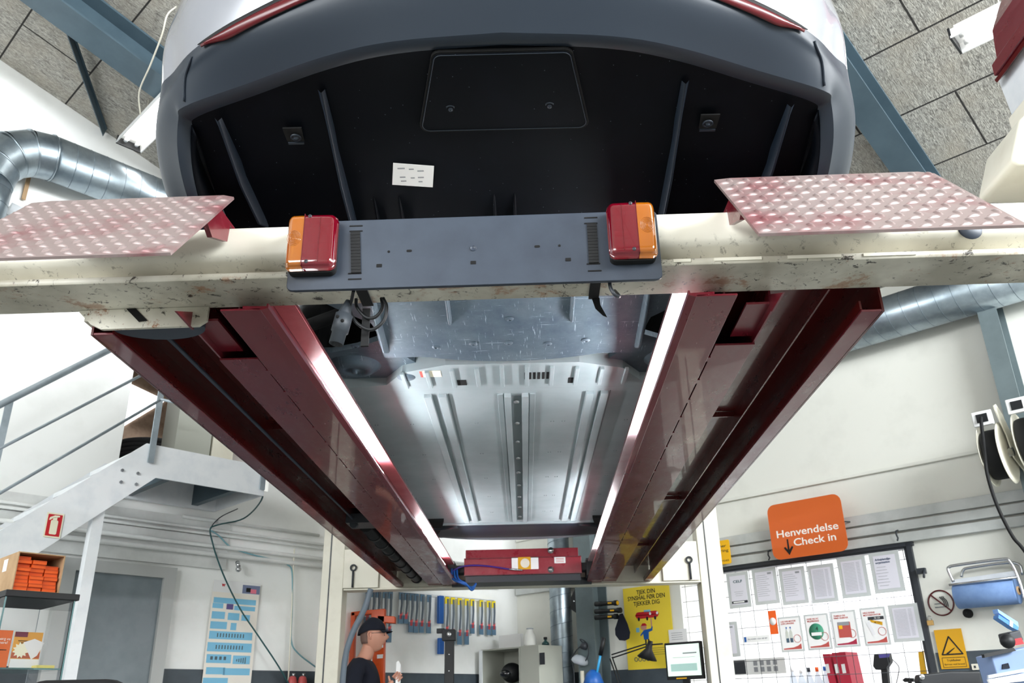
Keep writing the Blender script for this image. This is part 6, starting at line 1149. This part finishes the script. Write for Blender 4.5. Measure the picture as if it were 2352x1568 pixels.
# chair back at the bottom left edge
t = empty('office_chair', 'dark chair back rising at the bottom left edge', 'chair'); q = ony(170, 1560, 3.0); wq = ony(300, 1564, 3.0).x-ony(40, 1564, 3.0).x; mb = MB(); mb.prism(rrect(wq, .5, .09, 6), (q.x, 3.0, q.z-.25), X_, Z, Y_*.06); build('backrest', mb, M['blackmatt'], t, bevel=.015); mb = MB(); mb.box((q.x-.22, 2.55, q.z-.62), (q.x+.22, 3.0, q.z-.54)); build('seat', mb, M['blackmatt'], t, bevel=.02); mb = MB(); mb.box((q.x-.02, 3.04, q.z-.62), (q.x+.02, 3.07, q.z-.3)); mb.tube([(q.x, 2.8, FZ+.1), (q.x, 2.8, q.z-.6)], .025); build('chair_column', mb, M['dgrey'], t)
for k in range(5): a = k*1.2566; mb = MB(); mb.tube([(q.x, 2.8, FZ+.1), (q.x+.28*math.cos(a), 2.8+.28*math.sin(a), FZ+.05)], .018); mb.ball((q.x+.28*math.cos(a), 2.8+.28*math.sin(a), FZ+.03), .03, 12); build('chair_foot', mb, M['dgrey'], t)
# ================================================================ person
PX, PYY = -1.415, 7.28
def skin(name, ch, m_, parent, sub=2):                            # ch: list of chains [(x,y,z,r)...]; first chain root; others start by joining index
    vs, es, rs = [], [], []; idx = {}
    for c in ch:
        prev = None
        for p in c:
            k = tuple(round(a, 4) for a in p[:3])
            if k not in idx: idx[k] = len(vs); vs.append(p[:3]); rs.append(p[3] if isinstance(p[3], tuple) else (p[3], p[3]))
            if prev is not None: es.append((prev, idx[k]))
            prev = idx[k]
    me = bpy.data.meshes.new(name); me.from_pydata(vs, es, []); o = bpy.data.objects.new(name, me); C.objects.link(o)
    md = o.modifiers.new('s', 'SKIN'); md.use_smooth_shade = True; sv = me.skin_vertices[0].data
    for i, r in enumerate(rs): sv[i].radius = r; sv[i].use_root = (i == 0)
    sd = o.modifiers.new('d', 'SUBSURF'); sd.levels = sub; sd.render_levels = sub
    bpy.context.view_layer.update(); m2 = bpy.data.meshes.new_from_object(o.evaluated_get(bpy.context.evaluated_depsgraph_get())); bpy.data.objects.remove(o)
    m2.materials.clear(); m2.materials.append(m_); m2.name = name
    for p in m2.polygons: p.use_smooth = True; p.material_index = 0
    r = bpy.data.objects.new(name, m2); C.objects.link(r); r.parent = parent; return r
PE = empty('person', 'person in black cap and dark blue jersey standing in profile, holding a sheet', 'person')
g = lambda x, y, z: (PX+x, PYY+y, z)
HCx, HZ = .055, .565
chains = [[g(-.02, 0, -.12)+((.125, .09),), g(-.02, 0, .02)+((.125, .085),), g(-.025, 0, .2)+((.145, .095),), g(-.03, 0, .31)+((.13, .085),), g(-.005, 0, .385)+(.066,), g(.02, 0, .45)+(.058,), g(.035, 0, .52)+(.06,)]]
for s in (-1, 1):
    chains.append([g(-.03, 0, .31)+((.13, .085),), g(-.035, s*.13, .325)+(.06,), g(-.04, s*.19, .29)+(.056,), g(-.05, s*.235, .05)+(.047,), g(.12, s*.20, .05+.05*(s < 0))+(.038,), g(.205, s*.17, .16 if s < 0 else .02)+(.027,), g(.235, s*.165, .19 if s < 0 else .03)+((.02, .034),), g(.262, s*.16, .215 if s < 0 else .035)+((.016, .036),)])
    chains.append([g(-.02, 0, -.12)+((.125, .09),), g(-.02, s*.09, -.20)+(.080,), g(-.015, s*.10, -.58)+(.058,), g(-.03, s*.10, -.97)+(.042,), g(.10, s*.11, -1.02)+((.035, .028),)])
body = skin('body', chains, M['skin'], PE)
# head and fingers appended to the same body mesh
hb = MB(); n, h2 = 40, 28; cH = Vector(g(HCx, 0, HZ))
for i in range(h2+1):
    for j in range(n):
        th = math.pi*i/h2; ph = 2*math.pi*j/n; x = math.sin(th)*math.cos(ph); y = math.sin(th)*math.sin(ph); z = math.cos(th)
        rx = .100; rz = .128; ry = .078; f = max(0, x)
        q = Vector((x*rx, y*ry, z*rz))
        if z < 0: q.y *= 1-.28*z*z; q.x *= (1-.10*z*z) if x < 0 else 1
        if x > 0:
            q.x += .030*math.exp(-((y*ry)/.013)**2-((q.z+.020)/.020)**2)+.012*math.exp(-((y*ry)/.02)**2-((q.z-.0)/.02)**2)      # nose
            q.x += .008*math.exp(-((y*ry)/.03)**2-((q.z+.062)/.012)**2)-.006*math.exp(-((y*ry)/.035)**2-((q.z+.078)/.008)**2)   # lips
            q.x += .014*math.exp(-((y*ry)/.03)**2-((q.z+.105)/.02)**2)                                                     # chin
            q.x -= .010*math.exp(-((abs(y*ry)-.032)/.014)**2-((q.z-.012)/.012)**2); q.x += .006*math.exp(-((y*ry)/.05)**2-((q.z-.038)/.012)**2)
        hb.v.append(cH+q)
for i in range(h2):
    for j in range(n): hb.f.append([i*n+j, (i+1)*n+j, (i+1)*n+(j+1) % n, i*n+(j+1) % n]); hb.m.append(0); hb.sm.append(True)
for s in (-1, 1):
    hb.tube(crom([cH+Vector((-.002, s*.077, .02)), cH+Vector((-.018, s*.088, .022)), cH+Vector((-.024, s*.09, .0)), cH+Vector((-.012, s*.084, -.026)), cH+Vector((0, s*.077, -.03))], 4), .0065, 8)
    hb.ball(cH+Vector((-.008, s*.077, -.002)), .019, 12, sc=(.8, .4, 1.3))
def fing(b, d, n_, curl, L, r):
    p = Vector(b); pts = [p]; dd = Vector(d).normalized(); 
    for k in range(3): dd = (dd+Vector(n_)*curl).normalized(); p = p+dd*L*(.45, .32, .23)[k]; pts.append(p)
    hb.tube(crom(pts, 3), [r]*4+[r*.92]*3+[r*.8]*2+[r*.5], 8)
for s, hx in ((-1, Vector(g(.275, -.158, .225))), (1, Vector(g(.277, .158, .037)))):
    up = Vector((.6, 0, .8)) if s < 0 else Vector((1, 0, .05)); side = Vector((-.8, 0, .6)) if s < 0 else Vector((0, 0, 1))
    for k in range(4): fing(hx+side*(.026-.0175*k), up, (.35, -s*.0-.5*1, .0) if s < 0 else (0, -.4, -.3), .55, (.062, .07, .066, .052)[k], .0085)
    fing(hx-up*.045+side*.014, up*.6+side, (.2, -.4, .2), .3, .055, .0095)
tmp = build('body_head', hb, M['skin'], PE, merge=True); bm = bmesh.new(); bm.from_mesh(body.data); bm.from_mesh(tmp.data); bm.to_mesh(body.data); bm.free(); bpy.data.objects.remove(tmp)
sh = [[g(-.02, 0, -.19)+((.18, .145),), g(-.02, 0, .02)+((.168, .118),), g(-.025, 0, .2)+((.185, .13),), g(-.03, 0, .315)+((.16, .11),), g(-.008, 0, .365)+(.078,)]]
for s in (-1, 1): sh.append([g(-.03, 0, .315)+((.16, .11),), g(-.035, s*.13, .325)+(.08,), g(-.04, s*.19, .29)+(.074,), g(-.05, s*.237, .05)+(.058,), g(.08, s*.21, .05+.045*(s < 0))+(.046,)])
skin('jersey', sh, M['navy'], PE)
tr = [[g(-.02, 0, -.17)+((.155, .125),), g(-.02, 0, -.05)+((.155, .115),), g(-.02, 0, .02)+((.14, .105),)]]
for s in (-1, 1): tr.append([g(-.02, 0, -.17)+((.155, .125),), g(-.02, s*.095, -.24)+(.10,), g(-.015, s*.10, -.58)+(.072,), g(-.03, s*.10, -.94)+(.058,)])
skin('trousers', tr, M['dgrey'], PE)
for s in (-1, 1): skin('shoe', [[g(-.06, s*.10, -1.005)+((.042, .04),), g(.04, s*.105, -1.01)+((.046, .036),), g(.16, s*.11, -1.022)+((.045, .026),)]], M['blackmatt'], PE)
cp_ = MB(); cc_ = cH+Vector((-.012, 0, .035)); rowsC = []
for i in range(13):
    th = math.pi*.5*i/12; rowsC.append([cc_+Vector((math.sin(th)*math.cos(2*math.pi*j/32)*.112, math.sin(th)*math.sin(2*math.pi*j/32)*.090, math.cos(th)*.105-.035*max(0, -math.cos(2*math.pi*j/32))*math.sin(th))) for j in range(33)])
cp_.grid(rowsC, 0, True); CP = build('cap', cp_, M['navy'], PE, solid=.003)
br_ = MB(); br_.grid([[cc_+Vector((.085+.085*t_*math.cos(a), .085*math.sin(a)*(1-.12*t_), .004-.012*t_+.0*a-.012*abs(math.sin(a))**2)) for a in [(-1.35+2.7*k/12) for k in range(13)]] for t_ in [i/5 for i in range(6)]], 0, True); build('cap_brim', br_, M['navy'], CP, solid=.004)
gl_ = MB(); 
for s in (-1, 1): gl_.tube([cH+Vector((-.005, s*.080, .012)), cH+Vector((.08, s*.062, .016)), cH+Vector((.098, s*.05, .014))], .002, 6); gl_.tube([cH+Vector((.100-.012*abs(math.sin(k*.524)) if 0 else .100, s*.032+.02*math.cos(k*.524), .010+.016*math.sin(k*.524))) for k in range(12)], .0018, 5, closed=True)
build('spectacles', gl_, M['dgrey'], PE)
hr = MB(); hr.grid([[cH+Vector((-.104*math.cos(a)*sc_, .0805*math.sin(a)*sc_, z_)) for a in [(-1.25+2.5*k/14) for k in range(15)]] for z_, sc_ in ((.035, 1.0), (.0, 1.0), (-.04, .95), (-.065, .86))], 0, True); build('hair', hr, mat('greying short hair', col(120, 96, 88), .8), PE, solid=.002)
mb = MB(); a = Vector(g(.285, -.165, .26)); mb.prism([(-.008, -.11), (.008, -.11), (.03, .07), (.012, .10), (-.004, .09)], a, X_, Z, -Y_*.001); mb.prism([(0, -.10), (.05, -.08), (.055, .06), (.03, .07)], a, X_*.5+Y_*.8, Z, X_*.001); tag(build('paper_sheet', mb, M['paper']), 'folded white sheet held up by the person', 'paper')
# ================================================================ finalise: origins at base, lift everything by the camera height
def desc(o):
    r = [o]
    for c in o.children: r += desc(c)
    return r
bpy.context.view_layer.update()
for o in [o for o in C.objects if o.parent is None and o.type in ('MESH', 'EMPTY')]:
    if 'keep' in o: o.location.z += HC; del o['keep']; continue
    pts = []
    for d in desc(o):
        if d.type == 'MESH': pts += [d.matrix_world @ Vector(c) for c in d.bound_box]
    if not pts: continue
    lo = Vector([min(p[i] for p in pts) for i in range(3)]); hi = Vector([max(p[i] for p in pts) for i in range(3)])
    b = Vector(((lo.x+hi.x)/2, (lo.y+hi.y)/2, lo.z))
    if o.type == 'MESH':
        if not o.rotation_euler.to_quaternion().angle > 1e-6 and o.location.length < 1e-9: o.data.transform(Matrix.Translation(-b))
        for c in o.children: c.location -= b
        o.location = b+Z*HC
    else:
        d = b-o.location
        for c in o.children: c.location -= d
        o.location = b+Z*HC
for o in C.objects:                                  # one part name per mesh data
    if o.type == 'MESH': o.data.name = o.name
